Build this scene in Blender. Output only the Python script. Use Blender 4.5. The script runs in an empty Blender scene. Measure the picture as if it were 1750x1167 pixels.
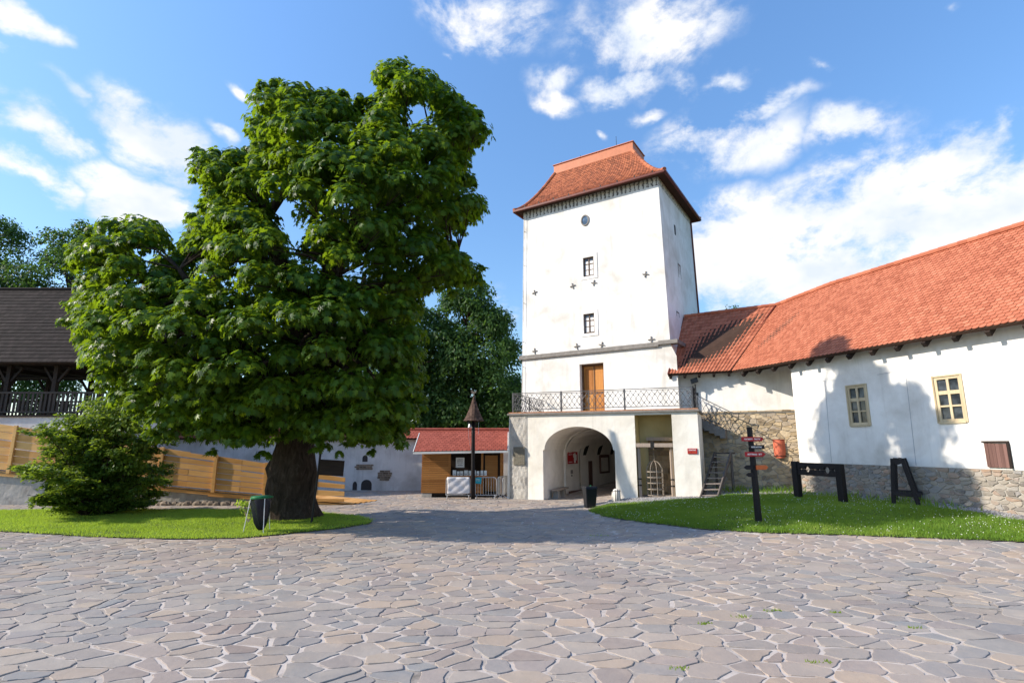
import bpy, math, random
import numpy as np
from mathutils import Vector

rnd = random.Random(7)
rng = np.random.default_rng(7)
sc = bpy.context.scene
COL = sc.collection
PI = math.pi

# ------------------------------------------------------------------ camera, sky, sun, exposure
cam_d = bpy.data.cameras.new('camera')
cam_d.sensor_width = 36.0
cam_d.lens = 920.0 / 1750.0 * 36.0
cam_d.clip_end = 2000.0
cam = bpy.data.objects.new('camera', cam_d)
COL.objects.link(cam)
cam.location = (0, 0, 2.5)
cam.rotation_euler = (math.radians(90 + 10.9), 0, 0)
sc.camera = cam

SUN_EL = math.radians(31.5)
SUN_AZ = math.atan2(-0.135, -1.0)            # direction towards the sun, in the ground plane
sun_d = bpy.data.lights.new('sun', 'SUN')
sun_d.energy = 3.7
sun_d.angle = math.radians(0.55)
sun_d.color = (1.0, 0.91, 0.78)
sun = bpy.data.objects.new('sun', sun_d)
COL.objects.link(sun)
to_sun = Vector((math.cos(SUN_EL) * math.cos(SUN_AZ), math.cos(SUN_EL) * math.sin(SUN_AZ), math.sin(SUN_EL)))
sun.rotation_euler = (-to_sun).to_track_quat('-Z', 'Y').to_euler()
sun.location = (-40, -10, 40)

sc.view_settings.view_transform = 'Standard'
sc.view_settings.look = 'None'
sc.view_settings.exposure = 0.9
sc.view_settings.gamma = 1.0
sc.view_settings.use_curve_mapping = False

world = bpy.data.worlds.new('World')
sc.world = world
world.use_nodes = True
NT = world.node_tree
NT.nodes.clear()


def wn(t, **k):
    n = NT.nodes.new(t)
    for a, b in k.items():
        setattr(n, a, b)
    return n


def wl(a, b):
    NT.links.new(a, b)


def wmath(op, a, b=None, c=None, clamp=False):
    n = wn('ShaderNodeMath', operation=op)
    n.use_clamp = clamp
    for i, v in enumerate((a, b, c)):
        if v is None:
            continue
        if isinstance(v, (int, float)):
            n.inputs[i].default_value = v
        else:
            wl(v, n.inputs[i])
    return n.outputs[0]


sky = wn('ShaderNodeTexSky', sky_type='NISHITA')
sky.sun_disc = False
sky.sun_elevation = SUN_EL
sky.sun_rotation = math.radians(90) - SUN_AZ
sky.altitude = 250
sky.air_density = 1.0
sky.dust_density = 0.5
sky.ozone_density = 2.2
hsv = wn('ShaderNodeHueSaturation')
hsv.inputs['Saturation'].default_value = 1.14
hsv.inputs['Value'].default_value = 1.12
tc = wn('ShaderNodeTexCoord')
sep = wn('ShaderNodeSeparateXYZ')
wl(tc.outputs['Generated'], sep.inputs[0])
elf = wn('ShaderNodeMapRange')
elf.inputs['From Min'].default_value = 0.0
elf.inputs['From Max'].default_value = 0.75
elf.inputs['To Min'].default_value = 0.72
elf.inputs['To Max'].default_value = 1.32
wl(sep.outputs[2], elf.inputs['Value'])
skm = wn('ShaderNodeVectorMath', operation='SCALE')
wl(sky.outputs[0], skm.inputs[0])
wl(elf.outputs[0], skm.inputs['Scale'])
wl(skm.outputs[0], hsv.inputs['Color'])
# cloud banks: azimuth (deg right of north), elevation (deg), half width, half height, tilt (deg), strength
CLOUDS = [
    (-2.9, 41.5, 8.5, 2.4, 0, 1),
    (16.6, 39.8, 9.8, 3.1, 0, 1),
    (4.9, 37.1, 3.8, 1.5, 0, 0.8),
    (13.0, 35.8, 5.0, 1.5, 10, 0.9),
    (4.9, 35.1, 3.8, 1.0, -15, 0.7),
    (24.7, 34.9, 2.4, 0.9, 0, 0.7),
    (27.2, 32.0, 4.7, 1.1, -5, 0.7),
    (19.5, 35.8, 2.8, 1.2, -30, 0.6),
    (15.8, 33.3, 2.6, 0.7, 0, 0.6),
    (23.8, 29.2, 7.1, 3.2, -8, 1),
    (34.5, 27.4, 4.7, 2.1, -10, 0.9),
    (46.2, 24.0, 2.5, 2.5, 30, 1),
    (40.5, 22.0, 9.9, 3.9, 5, 1.25),
    (30.8, 20.4, 12.2, 4.2, 0, 1.5),
    (41.9, 17.8, 10.1, 5.0, 0, 1.8),
    (23.2, 18.3, 8.3, 5.6, 0, 1.5),
    (31.7, 14.9, 13.6, 4.7, 0, 1.6),
    (-46.4, 31.8, 2.2, 1.0, -12, 1),
    (-28.0, 32.8, 2.5, 0.9, -5, 0.9),
    (-30.9, 27.5, 2.3, 0.8, -20, 0.8),
    (-36.5, 26.1, 5.5, 2.6, -30, 1.1),
    (-43.8, 24.6, 4.3, 1.8, -15, 1.1),
    (-43.6, 21.1, 3.4, 1.5, -20, 1.1),
    (-37.0, 20.9, 4.9, 2.1, -15, 1.1),
    (-46.9, 30.0, 0.9, 0.3, 0, 0.7),
    (-33.1, 19.3, 2.3, 0.9, 0, 0.6),
    (-42.1, 28.0, 2.7, 0.6, -15, 0.45),
    (10.4, 31.2, 0.9, 0.6, 0, 0.8),
    (-1.6, 14.2, 2.9, 2.5, 0, 0.45),
    (42.9, 33.8, 1.0, 0.6, 0, 0.4),
    (32.6, 33.7, 1.3, 0.6, 0, 0.4),
    (-8.1, 38.6, 1.0, 0.4, 0, 0.5),
    (-49.3, 17.9, 3.4, 2.4, 0, 1)]
az = wmath('ARCTAN2', sep.outputs[0], sep.outputs[1])
el = wmath('ARCSINE', sep.outputs[2])
comb = wn('ShaderNodeCombineXYZ')
wl(az, comb.inputs[0])
wl(el, comb.inputs[1])
wns = wn('ShaderNodeTexNoise')
wns.inputs['Scale'].default_value = 9.0
wns.inputs['Detail'].default_value = 5.0
wl(tc.outputs['Generated'], wns.inputs['Vector'])
wsub = wn('ShaderNodeVectorMath', operation='SUBTRACT')
wl(wns.outputs['Color'], wsub.inputs[0])
wsub.inputs[1].default_value = (0.5, 0.5, 0.5)
wsc = wn('ShaderNodeVectorMath', operation='MULTIPLY')
wl(wsub.outputs[0], wsc.inputs[0])
wsc.inputs[1].default_value = (0.16, 0.11, 0.0)
wadd = wn('ShaderNodeVectorMath', operation='ADD')
wl(comb.outputs[0], wadd.inputs[0])
wl(wsc.outputs[0], wadd.inputs[1])
comb = wadd
mask = None
for (a0, e0, ra, re, tilt, st) in CLOUDS:
    mp = wn('ShaderNodeMapping', vector_type='TEXTURE')
    mp.inputs['Location'].default_value = (math.radians(a0), math.radians(e0), 0)
    mp.inputs['Rotation'].default_value = (0, 0, math.radians(tilt))
    mp.inputs['Scale'].default_value = (math.radians(ra), math.radians(re), 1)
    wl(comb.outputs[0], mp.inputs['Vector'])
    ln = wn('ShaderNodeVectorMath', operation='LENGTH')
    wl(mp.outputs[0], ln.inputs[0])
    v = wmath('MULTIPLY_ADD', ln.outputs['Value'], -st, st * 1.25)
    mask = v if mask is None else wmath('MAXIMUM', mask, v)


def fbm(scale, detail, rough, off=(0, 0, 0), stretch=(1, 1, 1.5), dist=0.0):
    m = wn('ShaderNodeMapping')
    m.inputs['Location'].default_value = off
    m.inputs['Scale'].default_value = stretch
    wl(tc.outputs['Generated'], m.inputs['Vector'])
    n = wn('ShaderNodeTexNoise')
    n.inputs['Scale'].default_value = scale
    n.inputs['Detail'].default_value = detail
    n.inputs['Roughness'].default_value = rough
    n.inputs['Distortion'].default_value = dist
    wl(m.outputs[0], n.inputs['Vector'])
    return n.outputs['Fac']


n1 = fbm(8.5, 8.0, 0.6, dist=0.35)
n2 = fbm(24.0, 7.0, 0.65, off=(3.1, 1.7, 0.4))
nn = wmath('MULTIPLY_ADD', n2, 0.35, wmath('MULTIPLY', n1, 0.9))
dens0 = wmath('ADD', wmath('MULTIPLY', mask, 0.62), wmath('MULTIPLY_ADD', nn, 3.6, -2.02))
dens = wn('ShaderNodeMapRange', interpolation_type='SMOOTHSTEP')
dens.inputs['From Min'].default_value = 0.12
dens.inputs['From Max'].default_value = 1.05
wl(dens0, dens.inputs['Value'])
gate = wn('ShaderNodeMapRange', interpolation_type='SMOOTHSTEP')
gate.inputs['From Min'].default_value = -0.05
gate.inputs['From Max'].default_value = 0.6
wl(mask, gate.inputs['Value'])
fac = wmath('MULTIPLY', dens.outputs[0], gate.outputs[0], clamp=True)
# soft grey-blue bellies inside the thick cloud
sh = fbm(9.0, 4.0, 0.5, off=(0.12, 0.0, 0.16))
belly = wn('ShaderNodeMapRange')
belly.inputs['From Min'].default_value = 0.38
belly.inputs['From Max'].default_value = 0.62
wl(sh, belly.inputs['Value'])
ccol = wn('ShaderNodeMixRGB')
ccol.inputs[1].default_value = (3.6, 3.95, 4.5, 1)
ccol.inputs[2].default_value = (5.0, 4.9, 4.8, 1)
wl(belly.outputs[0], ccol.inputs[0])
mixc = wn('ShaderNodeMixRGB')
wl(fac, mixc.inputs[0])
wl(hsv.outputs[0], mixc.inputs[1])
wl(ccol.outputs[0], mixc.inputs[2])
bg = wn('ShaderNodeBackground')
bg.inputs['Strength'].default_value = 0.125
wl(mixc.outputs[0], bg.inputs['Color'])
wo = wn('ShaderNodeOutputWorld')
wl(bg.outputs[0], wo.inputs['Surface'])

# ------------------------------------------------------------------ materials


class M:
    """small wrapper to write node materials"""

    def __init__(s, name):
        s.m = bpy.data.materials.new(name)
        s.m.use_nodes = True
        s.t = s.m.node_tree
        s.b = s.t.nodes['Principled BSDF']
        s.out = s.t.nodes['Material Output']

    def n(s, t, **k):
        x = s.t.nodes.new(t)
        for a, b in k.items():
            setattr(x, a, b)
        return x

    def l(s, a, b):
        s.t.links.new(a, b)

    def coord(s, kind='Object', scale=(1, 1, 1)):
        c = s.n('ShaderNodeTexCoord')
        mp = s.n('ShaderNodeMapping')
        mp.inputs['Scale'].default_value = scale
        s.l(c.outputs[kind], mp.inputs['Vector'])
        return mp.outputs[0]

    def noise(s, vec, scale, detail=4, rough=0.55, dist=0):
        x = s.n('ShaderNodeTexNoise')
        x.inputs['Scale'].default_value = scale
        x.inputs['Detail'].default_value = detail
        x.inputs['Roughness'].default_value = rough
        x.inputs['Distortion'].default_value = dist
        s.l(vec, x.inputs['Vector'])
        return x.outputs['Fac']

    def ramp(s, fac, stops, interp='LINEAR'):
        r = s.n('ShaderNodeValToRGB')
        r.color_ramp.interpolation = interp
        e = r.color_ramp.elements
        while len(e) > 1:
            e.remove(e[-1])
        e[0].position = stops[0][0]
        e[0].color = (*stops[0][1], 1)
        for p, c in stops[1:]:
            k = e.new(p)
            k.color = (*c, 1)
        s.l(fac, r.inputs[0])
        return r.outputs[0]

    def mix(s, fac, a, b, mode='MIX'):
        x = s.n('ShaderNodeMixRGB', blend_type=mode)
        for i, v in ((0, fac), (1, a), (2, b)):
            if isinstance(v, (int, float)):
                x.inputs[i].default_value = v
            elif isinstance(v, tuple):
                x.inputs[i].default_value = (*v, 1)
            else:
                s.l(v, x.inputs[i])
        return x.outputs[0]

    def math(s, op, a, b=None):
        x = s.n('ShaderNodeMath', operation=op)
        for i, v in enumerate((a, b)):
            if v is None:
                continue
            if isinstance(v, (int, float)):
                x.inputs[i].default_value = v
            else:
                s.l(v, x.inputs[i])
        return x.outputs[0]

    def attr(s, name='rnd'):
        return s.n('ShaderNodeAttribute', attribute_name=name).outputs['Fac']

    def bump(s, h, strength=0.4, dist=0.02, prev=None):
        x = s.n('ShaderNodeBump')
        x.inputs['Strength'].default_value = strength
        x.inputs['Distance'].default_value = dist
        s.l(h, x.inputs['Height'])
        if prev is not None:
            s.l(prev, x.inputs['Normal'])
        return x.outputs[0]

    def set(s, col=None, rough=0.8, normal=None, metal=0.0, spec=0.3):
        if col is not None:
            if isinstance(col, tuple):
                s.b.inputs['Base Color'].default_value = (*col, 1)
            else:
                s.l(col, s.b.inputs['Base Color'])
        if isinstance(rough, (int, float)):
            s.b.inputs['Roughness'].default_value = rough
        else:
            s.l(rough, s.b.inputs['Roughness'])
        s.b.inputs['Metallic'].default_value = metal
        s.b.inputs['Specular IOR Level'].default_value = spec
        if normal is not None:
            s.l(normal, s.b.inputs['Normal'])
        return s.m


def plaster(name, base, dark, bump=0.35, stain=0.5, scale=1.0, rough_bits=6.0):
    k = M(name)
    v = k.coord('Object')
    a = k.noise(v, 0.6 * scale, 6, 0.62, 0.4)
    vs = k.coord('Object', (2.2, 2.2, 0.18))
    st = k.noise(vs, 1.3 * scale, 5, 0.6)
    c = k.mix(k.ramp(a, [(0.42, (0, 0, 0)), (0.72, (1, 1, 1))]), base, tuple(x * 0.9 for x in dark))
    c2 = k.mix(k.math('MULTIPLY', k.ramp(st, [(0.55, (0, 0, 0)), (0.85, (1, 1, 1))]), stain), c, tuple(x * 0.72 for x in dark))
    h1 = k.noise(v, rough_bits, 5, 0.6)
    h2 = k.noise(v, 1.4, 3, 0.5)
    nrm = k.bump(h1, bump, 0.03, k.bump(h2, bump, 0.12))
    return k.set(c2, 0.92, nrm, spec=0.15)


def wood(name, a, b, scale=1.0, rough=0.7, bump=0.4, axis='x', spec=0.25):
    k = M(name)
    st = {'x': (0.6, 9, 9), 'z': (9, 9, 0.6), 'uv': (0.8, 10, 1)}[axis]
    v = k.coord('UV' if axis == 'uv' else 'Object', tuple(x * scale for x in st))
    g = k.noise(v, 2.0, 6, 0.65, 0.6)
    r = k.attr()
    f = k.math('ADD', k.math('MULTIPLY', g, 0.75), k.math('MULTIPLY', r, 0.35))
    c = k.ramp(f, [(0.25, a), (0.8, b)])
    return k.set(c, rough, k.bump(g, bump, 0.012), spec=spec)


def flat(name, col, rough=0.6, metal=0.0, var=0.15, bump=0.0, spec=0.3, scale=4.0):
    k = M(name)
    v = k.coord('Object')
    n = k.noise(v, scale, 5, 0.6)
    lo = tuple(x * (1 - var) for x in col)
    hi = tuple(min(1, x * (1 + var)) for x in col)
    c = k.ramp(n, [(0.3, lo), (0.7, hi)])
    nr = k.bump(k.noise(v, scale * 6, 4, 0.6), bump, 0.01) if bump else None
    return k.set(c, rough, nr, metal, spec)


def tiles_mat(name, cols, rough=0.75, bump=0.3):
    k = M(name)
    v = k.coord('Object')
    r = k.attr()
    n = k.noise(v, 0.55, 5, 0.6)
    f = k.math('ADD', k.math('MULTIPLY', r, 0.75), k.math('MULTIPLY', k.math('SUBTRACT', n, 0.5), 0.7))
    c = k.ramp(f, [(i / (len(cols) - 1), q) for i, q in enumerate(cols)])
    g = k.noise(v, 18, 4, 0.6)
    c = k.mix(k.ramp(g, [(0.55, (0, 0, 0)), (0.8, (0.25, 0.25, 0.25))]), c, tuple(x * 0.45 for x in cols[0]))
    return k.set(c, rough, k.bump(g, bump, 0.01), spec=0.25)


def stone_mat(name, cols, bump=0.6, rough=0.85, fine=9.0, mot=0.5, spec=0.2):
    k = M(name)
    v = k.coord('Object')
    r = k.attr()
    c = k.ramp(r, [(i / (len(cols) - 1), q) for i, q in enumerate(cols)])
    n = k.noise(v, fine, 6, 0.65, 0.3)
    n2 = k.noise(v, fine * 0.25, 4, 0.6)
    c = k.mix(k.math('MULTIPLY', k.ramp(n, [(0.4, (0, 0, 0)), (0.75, (1, 1, 1))]), mot), c, tuple(min(1, x * 1.35) for x in cols[-1]))
    c = k.mix(k.math('MULTIPLY', k.ramp(n2, [(0.5, (0, 0, 0)), (0.8, (1, 1, 1))]), mot), c, tuple(x * 0.7 for x in cols[0]))
    return k.set(c, rough, k.bump(n, bump, 0.02), spec=spec)


def paver_mat(name, cols, bump, rough, fine, mot, spec):
    m = stone_mat(name, cols, bump, rough, fine, mot, spec)
    t = m.node_tree
    b = t.nodes['Principled BSDF']
    src = b.inputs['Base Color'].links[0].from_socket
    tc_ = t.nodes.new('ShaderNodeTexCoord')
    for sc_, lo, hi, cl in ((0.16, 0.38, 0.68, (1.10, 1.0, 0.93)), (0.5, 0.45, 0.75, (0.82, 0.82, 0.84)), (2.6, 0.52, 0.74, (1.16, 1.12, 1.06))):
        n = t.nodes.new('ShaderNodeTexNoise')
        n.inputs['Scale'].default_value = sc_
        n.inputs['Detail'].default_value = 6
        t.links.new(tc_.outputs['Object'], n.inputs['Vector'])
        r = t.nodes.new('ShaderNodeMapRange')
        r.inputs['From Min'].default_value = lo
        r.inputs['From Max'].default_value = hi
        t.links.new(n.outputs['Fac'], r.inputs['Value'])
        x = t.nodes.new('ShaderNodeMixRGB')
        x.blend_type = 'MULTIPLY'
        t.links.new(r.outputs[0], x.inputs[0])
        t.links.new(src, x.inputs[1])
        x.inputs[2].default_value = (*cl, 1)
        src = x.outputs[0]
    t.links.new(src, b.inputs['Base Color'])
    return m


def leaf_mat(name, cols, trans, gloss=0.35, tw=0.42):
    k = M(name)
    r = k.attr()
    c = k.ramp(r, [(i / (len(cols) - 1), q) for i, q in enumerate(cols)])
    k.set(c, gloss, None, spec=0.2)
    t = k.n('ShaderNodeBsdfTranslucent')
    tcol = k.mix(0.6, k.mix(1.0, c, (1.7, 1.9, 0.9), 'MULTIPLY'), trans)
    k.l(tcol, t.inputs['Color'])
    mx = k.n('ShaderNodeMixShader')
    mx.inputs[0].default_value = tw
    k.l(k.b.outputs[0], mx.inputs[1])
    k.l(t.outputs[0], mx.inputs[2])
    k.l(mx.outputs[0], k.out.inputs['Surface'])
    return k.m


def glass_pane(name, tint=(0.02, 0.025, 0.03)):
    k = M(name)
    v = k.coord('Object')
    n = k.noise(v, 3.0, 3, 0.5)
    c = k.ramp(n, [(0.4, tint), (0.7, tuple(x * 3 + 0.02 for x in tint))])
    return k.set(c, 0.08, k.bump(n, 0.08, 0.02), spec=0.6)


MT = {}
MT['white'] = plaster('white_plaster', (0.79, 0.765, 0.72), (0.62, 0.58, 0.52), 0.22, 0.7)
MT['tower_white'] = plaster('tower_plaster', (0.80, 0.78, 0.75), (0.62, 0.58, 0.52), 0.16, 0.8)
MT['cream'] = plaster('cream_plaster', (0.84, 0.80, 0.72), (0.72, 0.66, 0.56), 0.3, 0.5)
MT['yellow'] = plaster('ochre_plaster', (0.56, 0.47, 0.25), (0.46, 0.37, 0.18), 0.3, 0.5)
MT['rough'] = plaster('rough_grey_plaster', (0.52, 0.49, 0.44), (0.36, 0.33, 0.29), 1.0, 0.6, 3.0, 12.0)
MT['greywall'] = plaster('grey_white_plaster', (0.66, 0.65, 0.64), (0.5, 0.48, 0.46), 0.3, 0.7, 1.6)
MT['concrete'] = plaster('concrete', (0.40, 0.37, 0.33), (0.25, 0.22, 0.19), 0.5, 0.6, 2.0)
MT['shade'] = plaster('passage_plaster', (0.80, 0.74, 0.67), (0.66, 0.60, 0.53), 0.3, 0.4)
MT['frieze'] = None
MT['roof_red'] = tiles_mat('red_clay_tiles', [(0.33, 0.10, 0.052), (0.40, 0.13, 0.07), (0.45, 0.155, 0.085), (0.50, 0.19, 0.11)])
MT['tower_red'] = tiles_mat('tower_clay_tiles', [(0.22, 0.075, 0.038), (0.33, 0.105, 0.05), (0.41, 0.135, 0.062), (0.48, 0.18, 0.09)])
MT['kiosk_red'] = tiles_mat('red_shingles', [(0.25, 0.06, 0.04), (0.31, 0.078, 0.052), (0.36, 0.10, 0.07)])
MT['shingle'] = tiles_mat('dark_wood_shingles', [(0.012, 0.008, 0.0075), (0.024, 0.017, 0.0155), (0.04, 0.029, 0.026)], 0.95)
MT['bell_shingle'] = tiles_mat('bell_shingles', [(0.05, 0.03, 0.022), (0.10, 0.06, 0.045), (0.16, 0.1, 0.075)], 0.85)
MT['copper'] = flat('ridge_sheet', (0.50, 0.17, 0.08), 0.5, 0.0, 0.1, 0.1)
MT['red_metal'] = flat('dark_red_metal', (0.13, 0.028, 0.018), 0.5, 0.0, 0.2)
MT['under'] = flat('roof_underlay', (0.055, 0.03, 0.02), 0.9)
MT['darkwood'] = wood('dark_beams', (0.012, 0.008, 0.007), (0.04, 0.026, 0.02), 1.0, 0.75)
MT['blackwood'] = wood('black_stained_wood', (0.006, 0.005, 0.006), (0.02, 0.016, 0.017), 1.0, 0.6)
MT['doorwood'] = wood('door_wood', (0.30, 0.10, 0.02), (0.55, 0.24, 0.06), 1.0, 0.5, 0.3, 'z')
MT['doordark'] = wood('door_frame_wood', (0.10, 0.045, 0.02), (0.20, 0.10, 0.05), 1.0, 0.6, 0.3, 'z')
MT['fence'] = wood('orange_planks', (0.46, 0.21, 0.05), (0.74, 0.42, 0.15), 0.8, 0.6, 0.45, 'x')
MT['kioskwood'] = wood('kiosk_planks', (0.22, 0.085, 0.02), (0.46, 0.21, 0.06), 0.8, 0.55, 0.35, 'x')
MT['greywood'] = wood('weathered_wood', (0.20, 0.15, 0.12), (0.40, 0.32, 0.26), 1.0, 0.8, 0.5, 'z')
MT['stepwood'] = wood('grey_step_wood', (0.05, 0.04, 0.035), (0.15, 0.125, 0.11), 1.0, 0.8, 0.5)
MT['hatch'] = wood('hatch_wood', (0.10, 0.05, 0.04), (0.22, 0.12, 0.10), 1.0, 0.75, 0.5, 'z')
MT['winwood'] = wood('window_wood', (0.38, 0.29, 0.17), (0.56, 0.46, 0.30), 1.2, 0.6, 0.2, 'z')
MT['towwin'] = flat('brown_window_wood', (0.12, 0.075, 0.05), 0.6)
MT['white_paint'] = flat('white_paint', (0.72, 0.72, 0.70), 0.5, 0, 0.06)
MT['iron'] = flat('iron', (0.10, 0.10, 0.105), 0.55, 0.3, 0.3)
MT['darkiron'] = flat('dark_iron', (0.02, 0.018, 0.018), 0.55, 0.2, 0.3)
MT['rust'] = flat('rusty_iron', (0.30, 0.25, 0.20), 0.7, 0.3, 0.3)
MT['galv'] = flat('galvanised_steel', (0.52, 0.53, 0.54), 0.4, 0.6, 0.12)
MT['slabgrey'] = flat('grey_stone_trim', (0.22, 0.20, 0.18), 0.85, 0, 0.25, 0.4)
MT['brickedge'] = flat('brick_edge', (0.42, 0.20, 0.11), 0.85, 0, 0.3, 0.4, scale=7)
MT['pane'] = glass_pane('window_glass')
MT['bluepane'] = glass_pane('blue_window_glass', (0.05, 0.08, 0.12))
MT['red'] = flat('red_sign_paint', (0.36, 0.012, 0.018), 0.45, 0, 0.1)
MT['orange'] = flat('orange_sign_paint', (0.55, 0.12, 0.03), 0.5, 0, 0.15)
MT['letter'] = flat('sign_lettering', (0.75, 0.72, 0.70), 0.5, 0, 0.03)
MT['black'] = flat('black_plastic', (0.008, 0.009, 0.012), 0.35, 0, 0.2)
MT['bag'] = flat('dark_blue_bag', (0.01, 0.012, 0.02), 0.25, 0, 0.2, 0.3)
MT['green'] = flat('green_plastic', (0.02, 0.16, 0.06), 0.4, 0, 0.15)
MT['teal'] = flat('turquoise_plastic', (0.01, 0.30, 0.40), 0.4, 0, 0.1)
MT['banner'] = flat('white_banner', (0.62, 0.61, 0.64), 0.45, 0, 0.05)
MT['plaque'] = stone_mat('plaque_bronze', [(0.16, 0.145, 0.11), (0.2, 0.18, 0.14)], 1.0, 0.6, 14.0)
MT['dark'] = flat('dark_recess', (0.012, 0.010, 0.009), 0.9)
MT['dim'] = flat('dim_opening', (0.05, 0.045, 0.045), 0.95)
MT['crack'] = flat('grey_joint', (0.33, 0.33, 0.35), 0.9)
MT['mortar'] = flat('lime_mortar', (0.36, 0.33, 0.285), 0.95, 0, 0.22, 0.8, 0.1, 8)
MT['rubble'] = stone_mat('rubble_stone', [(0.20, 0.15, 0.10), (0.40, 0.30, 0.18), (0.52, 0.40, 0.25), (0.36, 0.30, 0.24), (0.58, 0.46, 0.30)], 0.9, 0.9, 10, 0.35)
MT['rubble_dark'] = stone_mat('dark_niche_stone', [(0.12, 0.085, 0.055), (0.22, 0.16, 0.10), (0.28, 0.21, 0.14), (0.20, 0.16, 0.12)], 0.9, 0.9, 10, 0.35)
MT['plinth'] = stone_mat('plinth_stone', [(0.15, 0.13, 0.115), (0.27, 0.235, 0.19), (0.36, 0.31, 0.25), (0.24, 0.235, 0.23), (0.33, 0.22, 0.15), (0.30, 0.27, 0.23)], 0.9, 0.9, 10, 0.4)
MT['pavers'] = paver_mat('paving_stones', [(0.27, 0.225, 0.20), (0.255, 0.24, 0.225), (0.34, 0.30, 0.26), (0.29, 0.25, 0.23), (0.235, 0.235, 0.232), (0.37, 0.30, 0.235), (0.30, 0.26, 0.225)], 0.35, 0.75, 7, 0.35, 0.25)
MT['sand'] = flat('sandy_joint', (0.56, 0.49, 0.44), 0.95, 0, 0.22, 0.6, 0.1, 5)
_k = M('sandy_joint')
_v = _k.coord('Object')
_n = _k.noise(_v, 0.35, 6, 0.6)
_n2 = _k.noise(_v, 6.0, 5, 0.65)
_f = _k.math('ADD', _n, _k.math('MULTIPLY', _k.math('SUBTRACT', _n2, 0.5), 0.35))
MT['sand'] = _k.set(_k.ramp(_f, [(0.34, (0.16, 0.14, 0.12)), (0.52, (0.46, 0.40, 0.355)), (0.7, (0.54, 0.48, 0.43))]), 0.95, _k.bump(_n2, 0.6, 0.01))
MT['gravel'] = flat('grey_gravel', (0.24, 0.23, 0.22), 0.95, 0, 0.5, 1.0, 0.1, 14)
MT['soil'] = flat('turf_soil', (0.085, 0.12, 0.025), 0.95, 0, 0.35, 0.6, 0.1, 6)
MT['far'] = flat('far_ground', (0.07, 0.10, 0.035), 0.95, 0, 0.3)
MT['bark'] = None
_k = M('maple_bark')
_v = _k.coord('Object', (3.2, 3.2, 0.9))
_n = _k.noise(_v, 2.2, 7, 0.7, 1.0)
_c = _k.ramp(_n, [(0.3, (0.016, 0.011, 0.008)), (0.55, (0.06, 0.043, 0.032)), (0.8, (0.13, 0.10, 0.08))])
MT['bark'] = _k.set(_c, 0.95, _k.bump(_n, 1.0, 0.08), spec=0.1)
MT['maple'] = leaf_mat('maple_leaves', [(0.018, 0.052, 0.009), (0.038, 0.094, 0.012), (0.072, 0.15, 0.015), (0.14, 0.22, 0.02)], (0.36, 0.48, 0.012), 0.42, 0.42)
MT['shrubleaf'] = leaf_mat('shrub_leaves', [(0.04, 0.085, 0.018), (0.09, 0.155, 0.026), (0.17, 0.225, 0.035)], (0.38, 0.48, 0.03), 0.5)
MT['fartree'] = leaf_mat('far_leaves', [(0.018, 0.05, 0.016), (0.04, 0.09, 0.024), (0.07, 0.13, 0.03)], (0.14, 0.24, 0.03), 0.55)
MT['grass'] = leaf_mat('grass_blades', [(0.16, 0.25, 0.03), (0.26, 0.37, 0.05), (0.36, 0.45, 0.08)], (0.55, 0.68, 0.06), 0.6, 0.4)
MT['grassdark'] = leaf_mat('clover_blades', [(0.07, 0.15, 0.022), (0.14, 0.25, 0.035), (0.29, 0.36, 0.07)], (0.46, 0.56, 0.05), 0.6, 0.38)
MT['clover'] = flat('clover_flowers', (0.75, 0.74, 0.68), 0.8, 0, 0.05)
MT['yellowleaf'] = flat('dry_grass', (0.30, 0.28, 0.07), 0.9)
_k = M('painted_frieze')
_u = _k.coord('UV', (1, 1, 1))
_w = _k.n('ShaderNodeTexWave', wave_type='BANDS', bands_direction='X', wave_profile='SAW')
_w.inputs['Scale'].default_value = 1.25
_w.inputs['Distortion'].default_value = 3.0
_w.inputs['Detail'].default_value = 3
_w.inputs['Detail Scale'].default_value = 4
_k.l(_u, _w.inputs['Vector'])
_n = _k.noise(_u, 9, 4, 0.7)
_f = _k.math('ADD', _w.outputs['Fac'], _k.math('MULTIPLY', _k.math('SUBTRACT', _n, 0.5), 1.3))
MT['frieze'] = _k.set(_k.ramp(_f, [(0.22, (0.10, 0.09, 0.085)), (0.48, (0.62, 0.60, 0.56))]), 0.9)

# ------------------------------------------------------------------ mesh helpers


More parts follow.
